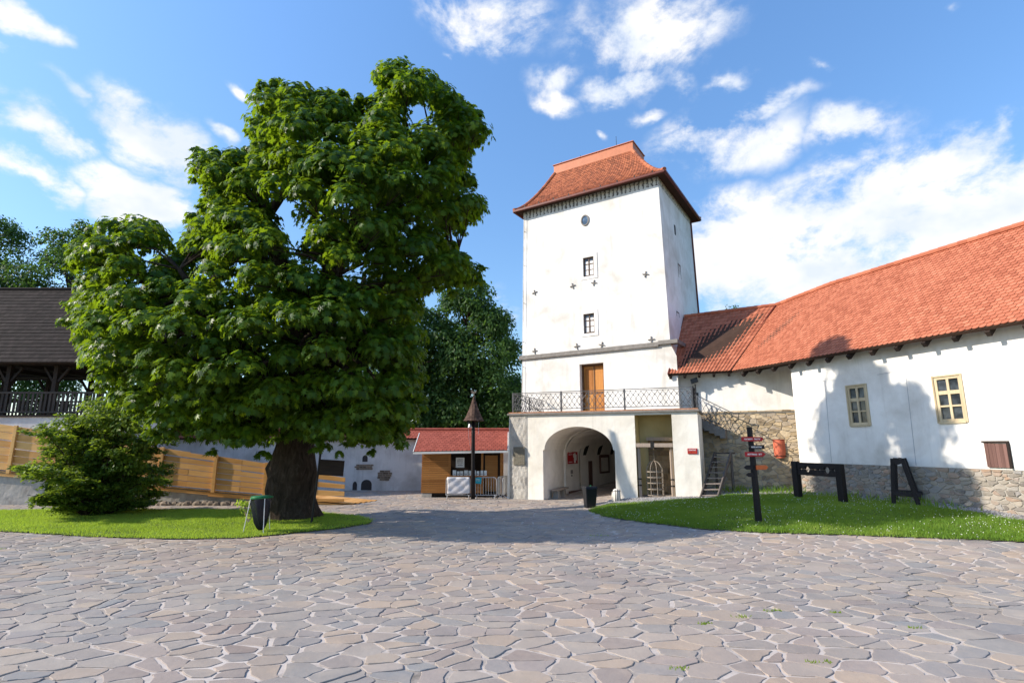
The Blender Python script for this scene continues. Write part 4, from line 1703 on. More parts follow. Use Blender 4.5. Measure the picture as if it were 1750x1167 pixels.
mb = MB()
mb.fbox(FP, 4.35, 5.65, 0.92, 1.86, -0.03, -0.001, 1)
for (a, b, c, d) in ((4.3, 4.42, 0.86, 1.92), (5.58, 5.70, 0.86, 1.92), (4.42, 5.58, 0.86, 0.96), (4.42, 5.58, 1.78, 1.94)):
    mb.fbox(FP, a, b, c, d, -0.07, -0.001, 0)
tag(mb.build('notice_board', [MT['hatch'], MT['shade']], loc=FP.p(5, 0.86, 0)), 'brown framed notice board on the far wall of the arched passage', 'notice board')
mb = MB()
mb.fbox(FP, 0.62, 0.84, 1.0, 1.2, 0.03, 0.058)
mb.fbox(FP, 0.66, 0.80, 0.86, 0.95, 0.035, 0.058)
tag(mb.build('intercom', MT['slabgrey'], loc=FP.p(0.7, 0.9, 0)), 'small grey intercom box on the wall under the red poster', 'intercom')
b = thing('stone_bench', FT.p(2.2, 0, 1.6), 'low stone bench with a plank seat inside the arch', 'bench')
mb = MB()
mb.fbox(FT, 1.82, 2.18, 0.36, 0.43, 0.7, 2.6)
mb.build('seat', MT['greywood'], b, bevel=0.01)
for d in (0.9, 1.9):
    mb = MB()
    mb.hexa([FT.p(1.85, -0.02, d), FT.p(2.15, -0.02, d), FT.p(2.15, -0.02, d + 0.4), FT.p(1.85, -0.02, d + 0.4), FT.p(1.88, 0.358, d + 0.04), FT.p(2.12, 0.358, d + 0.03), FT.p(2.12, 0.358, d + 0.36), FT.p(1.88, 0.358, d + 0.37)])
    mb.build('support', MT['plinth'], b, bevel=0.03)

# gibbet frame with the hanging cage
gf = thing('wooden_gallows', FT.p(6.84, 0.3, 0.2), 'weathered timber frame of two posts and a crossbeam in the niche', 'gallows')
for t in (6.13, 7.53):
    mb = MB()
    mb.beam(FT.p(t, 0.15, 0.18), FT.p(t, 2.58, 0.18), 0.13, 0.13)
    pst = mb.build('post', MT['greywood'], gf, bevel=0.012)
    for z in (0.75, 1.02):
        mb = MB()
        mb.fbox(FT, t - 0.08, t + 0.08, z, z + 0.06, 0.10, 0.26)
        mb.build('iron_band', MT['darkiron'], pst)
mb = MB()
mb.beam(FT.p(6.02, 2.5, 0.09), FT.p(7.63, 2.5, 0.09), 0.16, 0.17)
mb.build('crossbeam', MT['greywood'], gf, bevel=0.012)
mb = MB()
mb.fbox(FT, 6.68, 6.82, 2.36, 2.66, -0.005, 0.19)
mb.build('iron_clamp', MT['darkiron'], gf)
cg = thing('iron_cage', FT.p(6.75, 0.3, 0.35), 'man sized domed iron strap cage hanging on a chain in the niche', 'cage')
mb = MB()
cc = FT.p(6.75, 0, 0.42)
for z in (0.36, 0.62, 0.88, 1.12, 1.36):
    pts = [(cc[0] + 0.36 * math.cos(2 * PI * k / 18), cc[1] + 0.36 * math.sin(2 * PI * k / 18), z) for k in range(19)]
    for a, bq in zip(pts, pts[1:]):
        mb.beam(a, bq, 0.012, 0.04)
for k in range(8):
    a = 2 * PI * k / 8
    pts = [(cc[0] + 0.36 * math.cos(a), cc[1] + 0.36 * math.sin(a), z) for z in (0.34, 1.36)]
    for i in range(1, 8):
        th = PI / 2 * i / 7
        pts.append((cc[0] + 0.36 * math.cos(th) * math.cos(a), cc[1] + 0.36 * math.cos(th) * math.sin(a), 1.36 + 0.46 * math.sin(th)))
    mb.tube(pts, 0.016, 5, False)
mb.build('bars', MT['rust'], cg)
mb = MB()
for k in range(7):
    z = 1.80 + k * 0.085
    a = (0.03, 0) if k % 2 else (0, 0.03)
    pts = [(cc[0] + a[0] * math.cos(2 * PI * q / 8), cc[1] + a[1] * math.cos(2 * PI * q / 8), z + 0.05 + 0.055 * math.sin(2 * PI * q / 8)) for q in range(9)]
    mb.tube(pts, 0.009, 4, False)
mb.build('chain', MT['rust'], cg)

# ------------------------------------------------------------------ link wing beside the tower
link = thing('link_wing', (11, 27, 0), 'low wing with a rubble stone base and pantiled roof joining tower and long house', 'building')
mb = MB()
mb.quad(LK.p(-0.2, 4.05, 0.02), LK.p(7.6, 4.05, 0.02), LK.p(7.6, 6.6, 0.02), LK.p(-0.2, 6.6, 0.02), 0)
mb.fbox(LK, -0.2, 7.6, 4.0, 4.06, -0.06, 0.3, 1)
mb.build('wall', [MT['white'], MT['mortar']], link)
mb = MB()
mb.quad(LK.p(-0.2, 0, 0), LK.p(7.6, 0, 0), LK.p(7.6, 4.0, 0), LK.p(-0.2, 4.0, 0), 1)
sb = (-0.1, 6.3, 0.1, 4.0)
sp_ = scatter(sb, 0.17, 0.5, None, seed=12, asp=1.9)
# squash: voronoi in stretched space
AS = 1.9
stones(mb, [(x, y * AS) for x, y in sp_], (sb[0], sb[1], sb[2] * AS, sb[3] * AS), 0.5, (0.003, 0.02), lambda u, v, h: LK.p(u, v / AS, -h), 0.035, 0.11, 0.013, 0.06, 0.014, seed=3, split=(0.12, 0.6))
mb.build('stone_base', [MT['rubble'], MT['mortar']], link)
mb = MB()
n = 18
for k in range(n):
    t = -0.1 + k * 0.36
    mb.fbox(LK, t, t + 0.345, 4.061, 4.12 + 0.02 * rnd.random(), -0.10, 0.2)
mb.build('coping', MT['rubble'], link)
eL, eV, rL, rV = (7.92, 27.0, 6.03), (10.62, 26.0, 6.05), (9.78, 29.72, 9.62), (13.96, 27.52, 9.72)


def pantiles(mb, e0, e1, r0, r1, tw, th, m=0, seed=1):
    R = random.Random(seed)
    e0, e1, r0, r1 = map(Vector, (e0, e1, r0, r1))
    W = ((e1 - e0).length + (r1 - r0).length) / 2
    H = ((r0 - e0).length + (r1 - e1).length) / 2
    nc, nr = round(W / tw), round(H / th)
    n = (e1 - e0).cross(r0 - e0).normalized()
    if n.z < 0:
        n = -n
    P = lambda u, v, h: e0.lerp(e1, u).lerp(r0.lerp(r1, u), v) + n * h
    sec = [(0.0, 0.012), (0.18, 0.0), (0.45, 0.004), (0.62, 0.022), (0.8, 0.03), (1.0, 0.014)]
    for i in range(nr):
        v0, v1 = i / nr, min(1, (i + 1.25) / nr)
        for j in range(nc):
            lf = 0.022 * R.uniform(0.9, 1.15)
            vs = [P((j + a) / nc, v0, lf + b) for a, b in sec] + [P((j + a) / nc, v1, b + 0.002) for a, b in sec] + [P((j + a) / nc, v0, lf + b - 0.025) for a, b in sec]
            k = len(sec)
            fs = [(q, q + 1, k + q + 1, k + q) for q in range(k - 1)] + [(q + 1, q, 2 * k + q, 2 * k + q + 1) for q in range(k - 1)]
            mb.add(vs, fs, m, R.random())


mb = MB()
pantiles(mb, eL, eV, rL, rV, 0.2, 0.3, 0, 4)
slab(mb, eL, eV, rL, rV, 0.10, 1)
slab(mb, (13.4, 34.0, 6.0), (16.4, 32.5, 6.0), rL, rV, 0.1, 1)
lr = mb.build('roof', [MT['roof_red'], MT['under']], link)
mb = MB()
ridge_tiles(mb, Vector(rL) + Vector((0, 0, 0.05)), Vector(rV) + Vector((0, 0, 0.05)), 0.10)
mb.build('ridge_tiles', MT['roof_red'], lr)
mb = MB()
mb.beam(Vector(eL) + Vector((-0.03, 0.01, -0.06)), Vector(rL) + Vector((-0.03, 0.01, -0.06)), 0.05, 0.2)
mb.build('verge_board', MT['red_metal'], lr)
for k in range(5):
    t = 0.05 + k * 0.62
    mb = MB()
    a = Vector(eL).lerp(Vector(eV), min(1, t / 2.6)) + Vector((0.02, 0.05, -0.2))
    mb.beam(a, a + Vector((LK.n[0] * 0.65, LK.n[1] * 0.65, 0.52)), 0.11, 0.14)
    mb.build('rafter_end', MT['darkwood'], lr)

# floodlight on the terrace corner
fl = thing('floodlight', LK.p(1.15, 5.2, -0.3), 'black floodlight on a bracket above the terrace railing', 'floodlight')
mb = MB()
c = LK.p(1.05, 5.62, -0.35)
mb.hexa([(c[0] - 0.12, c[1] - 0.14, c[2] - 0.12), (c[0] + 0.2, c[1] - 0.24, c[2] - 0.02), (c[0] + 0.26, c[1] - 0.05, c[2] + 0.0), (c[0] - 0.06, c[1] + 0.05, c[2] - 0.1),
         (c[0] - 0.16, c[1] - 0.12, c[2] + 0.12), (c[0] + 0.16, c[1] - 0.22, c[2] + 0.22), (c[0] + 0.22, c[1] - 0.03, c[2] + 0.24), (c[0] - 0.10, c[1] + 0.07, c[2] + 0.14)])
mb.build('lamp_housing', MT['black'], fl, bevel=0.02)
mb = MB()
mb.tube([LK.p(1.15, 5.02, 0.015), LK.p(1.15, 5.02, -0.3), LK.p(1.15, 5.5, -0.33)], 0.03, 6)
mb.fbox(LK, 1.08, 1.22, 4.95, 5.1, -0.02, 0.018)
mb.build('bracket', MT['darkiron'], fl)
# red shield on the stone wall
mb = MB()
c = (4.68, 2.34)
out = [(-0.25, 0.40), (0.25, 0.36), (0.27, -0.2), (0.2, -0.36), (0, -0.42), (-0.22, -0.36), (-0.26, -0.2)]
rows = 6
vs, fs = [], []
for i in range(rows + 1):
    f = i / rows
    z = c[1] + 0.42 - 0.84 * f
    w = 0.25 if f < 0.75 else 0.25 * (1 - (f - 0.75) * 1.1)
    for k in range(9):
        u = -1 + k / 4
        vs.append(LK.p(c[0] + u * w, z, -0.08 - 0.14 * (1 - u * u)))
for i in range(rows):
    for k in range(8):
        a = i * 9 + k
        fs.append((a, a + 1, a + 10, a + 9))
mb.add(vs, fs, 0, 0.5)
vs2 = [LK.p(c[0] + (-1 + k / 4) * 0.27, c[1] + z, -0.075 - 0.15 * (1 - (-1 + k / 4) ** 2)) for z in (-0.3, -0.36, 0.40, 0.44) for k in range(9)]
mb.add(vs2, [(r * 18 + k, r * 18 + k + 1, r * 18 + k + 10, r * 18 + k + 9) for r in (0, 1) for k in range(8)], 1, 0.5)
mb.fbox(LK, c[0] - 0.05, c[0] + 0.05, c[1] - 0.2, c[1] + 0.2, -0.12, 0.0, 1)
MT['salmon'] = flat('faded_red_paint', (0.58, 0.14, 0.075), 0.55, 0, 0.2, scale=2.5)
tag(mb.build('shield', [MT['salmon'], MT['red_metal']], smooth=True, loc=LK.p(4.68, 1.92, -0.1)), 'curved faded red shield hanging on the rubble stone wall', 'shield')

# ------------------------------------------------------------------ long house on the right
FL = Fr((12.217, 23.407), (0.3188, -0.9478), (0.9478, 0.3188))
house = thing('long_house', (14.5, 17, 0.5), 'long white house with a red tiled roof above a rubble stone plinth', 'house')
HL = 15.0
mb = MB()
wh = [(2.60, 3.38, 3.26, 4.73, 0.2), (5.82, 6.63, 3.25, 4.71, 0.2)]
wall_holes(mb, FL, 0, HL, 1.79, 6.35, wh)
mb.quad(FL.p(0, 0, 0), FL.p(0, 0, 6.6), FL.p(0, 6.3, 6.6), FL.p(0, 6.3, 0))
mb.quad(FL.p(HL, 0, 0), FL.p(HL, 0, 6.6), FL.p(HL, 6.3, 6.6), FL.p(HL, 6.3, 0))
mb.quad(FL.p(0, 0, 6.6), FL.p(HL, 0, 6.6), FL.p(HL, 6.3, 6.6), FL.p(0, 6.3, 6.6))
mb.add([FL.p(HL, 6.3, 0), FL.p(HL, 6.3, 6.6), FL.p(HL, 9.6, 3.2)], [(0, 1, 2)])
mb.build('wall', MT['white'], house)
mb = MB()
mb.quad(FL.p(0, 0, 0.02), FL.p(HL, 0, 0.02), FL.p(HL, 1.79, 0.02), FL.p(0, 1.79, 0.02), 1)
sb = (0.0, HL, 0.2, 1.785)
sp_ = scatter(sb, 0.13, 0.46, None, seed=15, asp=2.0)
AS2 = 2.0
stones(mb, [(x, y * AS2) for x, y in sp_], (sb[0], sb[1], sb[2] * AS2, sb[3] * AS2), 0.46, (0.004, 0.026), lambda u, v, h: FL.p(u, v / AS2, 0.02 - h), 0.028, 0.10, 0.014, 0.05, 0.014, seed=6, split=(0.09, 0.7))
mb.build('plinth', [MT['plinth'], MT['mortar']], house)
for (t0, t1, z0, z1, _) in wh:
    w = window(house, FL, t0 - 0.0, t1 + 0.0, z0, z1, 0.0, 2, [(0.345, 1.0), (0.645, 2.2)], MT['winwood'], MT['pane'], 0.055, 0.085, th=0.09)
    mb = MB()
    mb.fbox(FL, t0 - 0.055, t0 - 0.002, z0 - 0.04, z1 + 0.055, -0.03, 0.03)
    mb.fbox(FL, t1 + 0.002, t1 + 0.055, z0 - 0.04, z1 + 0.055, -0.03, 0.03)
    mb.fbox(FL, t0 - 0.002, t1 + 0.002, z1 + 0.002, z1 + 0.055, -0.03, 0.03)
    mb.fbox(FL, t0 - 0.002, t1 + 0.002, z0 - 0.06, z0 - 0.002, -0.05, 0.03)
    mb.build('frame', MT['winwood'], w)
mb = MB()
for k in range(6):
    a = 7.03 + k * 0.097
    mb.fbox(FL, a, a + 0.092, 1.85, 2.56 - 0.004 * k, -0.06 - 0.006 * rnd.random(), 0.02)
ht = mb.build('hatch', MT['hatch'], house)
tag_part = ht
mb = MB()
mb.fbox(FL, 6.98, 7.66, 2.575, 2.63, -0.09, 0.02)
mb.fbox(FL, 7.62, 7.67, 1.83, 2.57, -0.075, 0.02)
mb.build('hatch_frame', MT['darkwood'], ht)
def strip(mb, t0, z0, t1, z1, w=0.014):
    mb.beam(FL.p(t0, z0, 0.0), FL.p(t1, z1, 0.0), w, 0.012, up=(FL.n[0], FL.n[1], 0))


for q in (((1.66, 5.08, 1.55, 1.83), (1.66, 5.08, 1.2, 5.08)), ((4.94, 5.09, 4.86, 1.83), (4.94, 5.09, 3.9, 5.05)), ((8.1, 5.0, 8.25, 3.8), (8.1, 5.0, 7.4, 5.02))):
    mb = MB()
    for s_ in q:
        strip(mb, *s_)
    mb.build('wall_joint', MT['crack'], house)
# roof
A0, A1, B0, B1 = (10.63, 26.2, 6.05), (11.63, 23.27, 6.0), (13.96, 27.52, 9.72), (15.04, 24.42, 9.92)
C1, D1 = (16.58, 8.54, 5.93), (19.99, 9.69, 9.78)
mb = MB()
tile_roof(mb, A0, A1, B0, B1, 0.19, 0.165, 0, 0.028, None, 51)
tile_roof(mb, A1, C1, B1, D1, 0.19, 0.165, 0, 0.028, None, 52)
slab(mb, A0, A1, B0, B1, 0.1, 1)
slab(mb, A1, C1, B1, D1, 0.1, 1)
slab(mb, (18.9, 25.3, 6.0), (23.6, 11.0, 6.0), B1, D1, 0.1, 1)
hr = mb.build('roof', [MT['roof_red'], MT['under']], house)
mb = MB()
ridge_tiles(mb, Vector(B0) + Vector((0, 0, 0.05)), Vector(B1) + Vector((0, 0, 0.05)), 0.11)
ridge_tiles(mb, Vector(B1) + Vector((0, 0, 0.05)), Vector(D1) + Vector((0, 0, 0.05)), 0.11)
mb.build('ridge_tiles', MT['roof_red'], hr)
mb = MB()
mb.beam(Vector(A0) + Vector((-0.02, 0, 0.03)), Vector(B0) + Vector((-0.02, 0, 0.04)), 0.09, 0.10)
mb.build('valley_board', MT['red_metal'], hr)
t = -2.35
while t < 12.5:
    mb = MB()
    a = Vector(FL.p(t, 5.76, -0.50))
    mb.beam(a, a + Vector((FL.n[0] * 0.62, FL.n[1] * 0.62, 0.60)), 0.13, 0.17)
    mb.build('rafter_end', MT['darkwood'], hr)
    t += 0.93
mb = MB()
mb.beam(FL.p(-2.6, 6.06, 0.12), FL.p(HL, 6.06, 0.12), 0.16, 0.16)
mb.build('wall_plate', MT['darkwood'], hr)

# ------------------------------------------------------------------ courtyard wall behind the kiosk
bw = thing('courtyard_wall', (-9, 31.5, 0), 'white courtyard wall with a red tiled coping and patches of bare stone', 'wall')
mb = MB()
mb.box(-21, 0.6, 31.3, 31.9, -0.1, 2.95)
mb.build('wall', MT['greywall'], bw)
mb = MB()
tile_roof(mb, (-21, 31.0, 2.88), (0.5, 31.0, 2.88), (-21, 31.65, 3.38), (0.5, 31.65, 3.38), 0.2, 0.2, 0, 0.03, None, 61)
slab(mb, (-21, 31.0, 2.88), (0.5, 31.0, 2.88), (-21, 31.65, 3.38), (0.5, 31.65, 3.38), 0.07, 1)
tile_roof(mb, (0.5, 32.3, 2.88), (-21, 32.3, 2.88), (0.5, 31.65, 3.38), (-21, 31.65, 3.38), 0.25, 0.3, 0, 0.03, None, 62)
cp = mb.build('coping', [MT['kiosk_red'], MT['under']], bw)
mb = MB()
ridge_tiles(mb, (-21, 31.65, 3.4), (0.5, 31.65, 3.4), 0.09)
mb.build('ridge_tiles', MT['kiosk_red'], cp)
FB = Fr((0, 31.3), (1, 0), (0, 1))
MT['oldbrick'] = stone_mat('bare_wall_stone', [(0.10, 0.08, 0.06), (0.2, 0.16, 0.12), (0.26, 0.2, 0.15)], 0.8)


def patch(parent, name, pts_c, n_u, n_z, seed, mat='oldbrick'):
    R = random.Random(seed)
    mb = MB()
    t0, t1, z0, z1 = pts_c
    hz = (z1 - z0) / n_z
    for i in range(n_z):
        t = t0 + R.uniform(0, 0.15) + (0.1 * abs(i - n_z / 2))
        while t < t1 - 0.1 * abs(i - n_z / 2):
            w = R.uniform(0.16, 0.36)
            mb.fbox(FB, t, t + w - 0.02, z0 + i * hz, z0 + (i + 1) * hz - 0.015, -0.02 - R.random() * 0.02, 0.02)
            t += w
    return mb.build(name, MT[mat], parent)


patch(bw, 'bare_stone', (-7.75, -6.85, 0.55, 1.12), 4, 5, 3)
patch(bw, 'bare_stone', (-9.0, -7.9, 1.15, 1.45), 4, 3, 4)
for (t, w, z0, z1) in ((-8.85, 0.25, 0.02, 0.5), (-8.2, 0.6, 0.02, 0.6), (-8.35, 0.3, 1.58, 1.95), (-0.85, 0.42, 1.2, 1.75)):
    mb = MB()
    pts = [FB.p(t - w / 2, z0, -0.006)] + [FB.p(t + w / 2 * math.cos(PI - PI * k / 8), z0 + (z1 - z0) * (0.55 + 0.45 * math.sin(PI * k / 8)), -0.006) for k in range(9)] + [FB.p(t + w / 2, z0, -0.006)]
    mb.add(pts, [tuple(range(len(pts)))])
    mb.build('wall_opening', MT['dim'], bw)

# ------------------------------------------------------------------ kiosk
ki = thing('wooden_kiosk', (-2.4, 28.3, 0), 'small plank kiosk with a red shingled roof and open serving hatch', 'kiosk')
KX0, KX1, KY0, KY1 = -4.42, -0.48, 27.2, 29.3
FK = Fr((0, KY0), (1, 0), (0, 1))


def planks(mb, fr, t0, t1, z0, z1, h, d0, d1, gap=0.012):
    z = z0
    while z < z1 - 0.02:
        mb.fbox(fr, t0, t1, z, min(z + h - gap, z1), d0 - rnd.random() * 0.006, d1)
        z += h


mb = MB()
planks(mb, FK, KX0, -3.08, 0.22, 2.16, 0.105, -0.03, 0.03)
mb.build('plank_wall', MT['kioskwood'], ki)
mb = MB()
planks(mb, FK, -3.079, -1.5, 0.22, 0.98, 0.105, -0.03, 0.03)
FKs = Fr((KX0, KY0), (0, 1), (1, 0))
mb.build('plank_wall', MT['kioskwood'], ki)
mb = MB()
planks(mb, FKs, 0.04, 2.1, 0.22, 2.16, 0.105, -0.03, 0.03)
mb.build('plank_wall', MT['kioskwood'], ki)
mb = MB()
FKe = Fr((KX1, KY0), (0, 1), (-1, 0))
planks(mb, FKe, 0.3, 2.1, 0.22, 2.16, 0.105, -0.03, 0.03)
mb.build('plank_wall', MT['kioskwood'], ki)
mb = MB()
mb.box(KX0 + 0.05, KX1 - 0.05, KY1 - 0.08, KY1, 0.2, 2.3)
mb.box(KX0 + 0.05, KX1 - 0.05, KY0 + 0.05, KY1 - 0.09, 0.08, 0.2)
mb.box(-1.48, -0.55, KY0 + 0.55, KY0 + 0.6, 0.2, 2.2)
mb.build('back_wall', MT['darkwood'], ki)
for (t0, t1) in ((-3.13, -3.02), (-1.52, -1.42), (KX1 - 0.1, KX1)):
    mb = MB()
    mb.fbox(FK, t0, t1, 0.2, 2.2, -0.05, 0.08)
    mb.build('post', MT['kioskwood'], ki)
mb = MB()
mb.fbox(FK, -3.06, -1.2, 1.0, 1.05, -0.28, 0.25)
mb.build('counter', MT['kioskwood'], ki, bevel=0.006)
mb = MB()
mb.box(-1.35, -0.72, KY0 + 0.50, KY0 + 0.54, 0.25, 2.0)
mb.build('door', MT['kioskwood'], ki)
mb = MB()
e0, e1, r0, r1 = (-4.78, 26.72, 2.2), (-0.22, 26.72, 2.27), (-4.78, 28.3, 3.12), (-0.22, 28.3, 3.16)
tile_roof(mb, e0, e1, r0, r1, 0.2, 0.18, 0, 0.014, None, 71)
tile_roof(mb, (-0.22, 29.9, 2.2), (-4.78, 29.9, 2.2), r1, r0, 0.3, 0.3, 0, 0.014, None, 72)
slab(mb, e0, e1, r0, r1, 0.05, 1)
rf = mb.build('roof', [MT['kiosk_red'], MT['under']], ki)
mb = MB()
mb.beam((-4.80, 26.70, 2.13), (-0.2, 26.70, 2.20), 0.03, 0.10)
mb.beam((-4.80, 26.70, 2.15), (-4.80, 28.3, 3.08), 0.03, 0.12)
mb.beam((-0.20, 26.70, 2.22), (-0.20, 28.3, 3.12), 0.03, 0.12)
mb.build('fascia', MT['white_paint'], rf)
mb = MB()
mb.box(KX0 + 0.02, KX0 + 0.5, KY0 - 0.02, KY0 + 0.2, -0.01, 0.2)
mb.build('foundation_block', MT['concrete'], ki)
mb = MB()
mb.box(-2.78, -2.36, KY0 + 0.12, KY0 + 0.15, 1.42, 1.9, 0)
for k in range(4):
    letters(mb, Fr((0, KY0 + 0.12), (1, 0), (0, 1)), -2.72, -2.42, 1.78 - k * 0.09, 0.045, 0.0, 1, 20 + k)
tag(mb.build('menu_board', [MT['white_paint'], MT['darkiron']]), 'white menu board inside the kiosk serving hatch', 'menu board')
x = -2.9
k = 0
while x < -1.35:
    mb = MB()
    w, h = rnd.uniform(0.12, 0.2), rnd.uniform(0.17, 0.27)
    mb.hexa([(x, KY0 - 0.16, 1.052), (x + w, KY0 - 0.16, 1.052), (x + w, KY0 - 0.06, 1.052), (x, KY0 - 0.06, 1.052), (x, KY0 - 0.12, 1.052 + h), (x + w, KY0 - 0.12, 1.052 + h), (x + w, KY0 - 0.10, 1.052 + h), (x, KY0 - 0.10, 1.052 + h)], 0)
    letters(mb, Fr((0, KY0 - 0.150), (1, 0), (0, 1)), x + 0.02, x + w - 0.01, 1.10, 0.04, 0.0, 1, 40 + k)
    tag(mb.build('price_card', [MT['white_paint'], MT['darkiron']]), 'white price card standing in the row on the kiosk counter', 'card', 'price cards on the kiosk counter')
    x += w + rnd.uniform(0.03, 0.07)
    k += 1


# crowd barriers
def barrier(a, b, label):
    a, b = Vector(a), Vector(b)
    t = thing('crowd_barrier', (a + b) / 2, label, 'barrier', 'crowd barriers in front of the kiosk')
    L = (b - a).length
    d = (b - a) / L
    P = lambda s, z: (a.x + d.x * s, a.y + d.y * s, z)
    mb = MB()
    r = 0.12
    pts = [P(0, 0.18), P(0, 1.0 - r), P(r * 0.3, 1.0 - r * 0.3), P(r, 1.0), P(L - r, 1.0), P(L - r * 0.3, 1 - r * 0.3), P(L, 1.0 - r), P(L, 0.18), P(0, 0.18)]
    mb.tube(pts, 0.02, 8, False)
    mb.build('frame', MT['galv'], t)
    mb = MB()
    n = int(L / 0.125)
    for k in range(1, n):
        mb.tube([P(k * L / n, 0.19), P(k * L / n, 0.99)], 0.009, 5, False)
    mb.build('bars', MT['galv'], t)
    for s in (0.06, L - 0.06):
        mb = MB()
        p = P(s, 0)
        q = Vector((-d.y, d.x, 0)) * 0.3
        mb.tube([(p[0] - q.x, p[1] - q.y, 0.02), (p[0] - q.x * 0.3, p[1] - q.y * 0.3, 0.12), (p[0], p[1], 0.2), (p[0] + q.x * 0.3, p[1] + q.y * 0.3, 0.12), (p[0] + q.x, p[1] + q.y, 0.02)], 0.017, 6)
        mb.build('foot', MT['galv'], t)
    return t


barrier((-3.12, 26.4, 0), (-1.98, 26.4, 0), 'steel crowd barrier carrying the white banner in front of the kiosk')
barrier((-1.74, 26.45, 0), (-0.74, 26.4, 0), 'steel crowd barrier with a turquoise notice beside the bell post')
barrier((-0.68, 26.5, 0), (-0.30, 27.9, 0), 'steel crowd barrier turned back towards the gatehouse corner')
barrier((-0.45, 26.45, 0), (-0.12, 28.2, 0), 'second turned steel barrier, closest to the gatehouse pier')
mb = MB()
NX, NZ = 16, 10
vs = []
for i in range(NZ + 1):
    for j in range(NX + 1):
        u, v = j / NX, i / NZ
        x = -3.07 + 1.07 * u + 0.015 * math.sin(v * 5)
        z = 0.24 + 0.77 * v - 0.04 * math.sin(u * PI) * (1 - v) + 0.03 * u * (1 - v)
        y = 26.36 - 0.022 * math.sin((u * 1.2 + v * 0.9) * 9) * (0.3 + 0.7 * (1 - abs(2 * v - 1))) - 0.012 * math.sin((u - v) * 14)
        vs.append((x, y, z))
fs = [(i * (NX + 1) + j, i * (NX + 1) + j + 1, (i + 1) * (NX + 1) + j + 1, (i + 1) * (NX + 1) + j) for i in range(NZ) for j in range(NX)]
mb.add(vs, fs, 0, 0.5)
bn = mb.build('banner', MT['banner'], smooth=True)
sd = bn.modifiers.new('thickness', 'SOLIDIFY')
sd.thickness = 0.004
tag(bn, 'creased blank white banner tied to a steel barrier before the kiosk', 'banner')
mb = MB()
mb.hexa([(-1.74, 26.37, 0.72), (-1.46, 26.37, 0.70), (-1.46, 26.395, 0.70), (-1.74, 26.395, 0.72), (-1.74, 26.35, 1.0), (-1.44, 26.35, 0.99), (-1.44, 26.385, 0.99), (-1.74, 26.385, 1.0)], 0)
letters(mb, Fr((0, 26.352), (1, 0), (0, 1)), -1.70, -1.5, 0.90, 0.035, 0.0, 1, 61)
letters(mb, Fr((0, 26.354), (1, 0), (0, 1)), -1.70, -1.5, 0.84, 0.03, 0.0, 1, 62)
tag(mb.build('notice', [MT['teal'], MT['letter']], bevel=0.004), 'turquoise notice hung on the barrier right of the bell post', 'notice')

# ------------------------------------------------------------------ bell post
bp = thing('bell_post', (-1.86, 26.35, 0), 'tall dark wooden bell post with a conical shingled cap and rooster vane', 'bell post')
bx, by = -1.86, 26.35
mb = MB()
mb.tube([(bx + 0.02, by, -0.05), (bx, by, 1.5), (bx - 0.01, by, 3.0), (bx - 0.01, by, 3.9)], [0.10, 0.092, 0.085, 0.08], 10, True, 0, None, 0.03)
mb.build('post', MT['blackwood'], bp, smooth=True)
mb = MB()
prof = [(0.50, 3.66), (0.40, 3.80), (0.30, 4.02), (0.185, 4.32), (0.09, 4.62), (0.02, 4.84)]
for i in range(14):
    f0, f1 = i / 14, (i + 1.3) / 14

    def pr_(f):
        f = min(1, f) * (len(prof) - 1)
        k = min(len(prof) - 2, int(f))
        g = f - k
        return (prof[k][0] * (1 - g) + prof[k + 1][0] * g, prof[k][1] * (1 - g) + prof[k + 1][1] * g)
    (ra, za), (rb, zb) = pr_(f0), pr_(f1)
    n = max(8, int(26 * ra / 0.5))
    for k in range(n):
        a0, a1 = 2 * PI * (k + 0.5 * (i % 2)) / n, 2 * PI * (k + 0.94 + 0.5 * (i % 2)) / n
        l = 0.018
        dz = rnd.uniform(-0.015, 0.01)
        mb.add([(bx + (ra + l) * math.cos(a0), by + (ra + l) * math.sin(a0), za + dz), (bx + (ra + l) * math.cos(a1), by + (ra + l) * math.sin(a1), za + dz), (bx + rb * math.cos(a1), by + rb * math.sin(a1), zb), (bx + rb * math.cos(a0), by + rb * math.sin(a0), zb)], [(0, 1, 2, 3)], 0)
mb.lathe((bx, by, 0), [(0.49, 3.655), (0.39, 3.79), (0.29, 4.01), (0.175, 4.31), (0.08, 4.61), (0.015, 4.83)], 20, 1)
cap = mb.build('cap', [MT['bell_shingle'], MT['under']], bp)
mb = MB()
for a in (0.4, 1.6, 2.8, 4.0, 5.2):
    mb.beam((bx, by, 3.3), (bx + 0.33 * math.cos(a), by + 0.33 * math.sin(a), 3.68), 0.05, 0.05)
mb.build('brace', MT['blackwood'], bp)
mb = MB()
mb.lathe((bx - 0.17, by - 0.16, 3.32), [(0.10, 0), (0.085, 0.05), (0.06, 0.14), (0.05, 0.19), (0.015, 0.22), (0.01, 0.32)], 14)
mb.build('bell', MT['galv'], bp, smooth=True)
mb = MB()
mb.tube([(bx - 0.25, by - 0.12, 3.6), (bx - 0.22, by - 0.12, 2.9), (bx - 0.09, by - 0.09, 2.2)], 0.008, 4)
mb.tube([(bx + 0.25, by - 0.1, 3.6), (bx + 0.25, by - 0.1, 3.0)], 0.008, 4)
mb.build('rope', MT['galv'], bp)
mb = MB()
mb.tube([(bx, by, 4.8), (bx, by, 5.05)], 0.012, 6)
body = [(-0.13, 5.02), (-0.08, 4.98), (0.02, 4.98), (0.09, 5.03), (0.14, 5.13), (0.08, 5.10), (0.03, 5.08), (-0.05, 5.08), (-0.09, 5.15), (-0.13, 5.15), (-0.12, 5.09), (-0.16, 5.10)]
n = len(body)
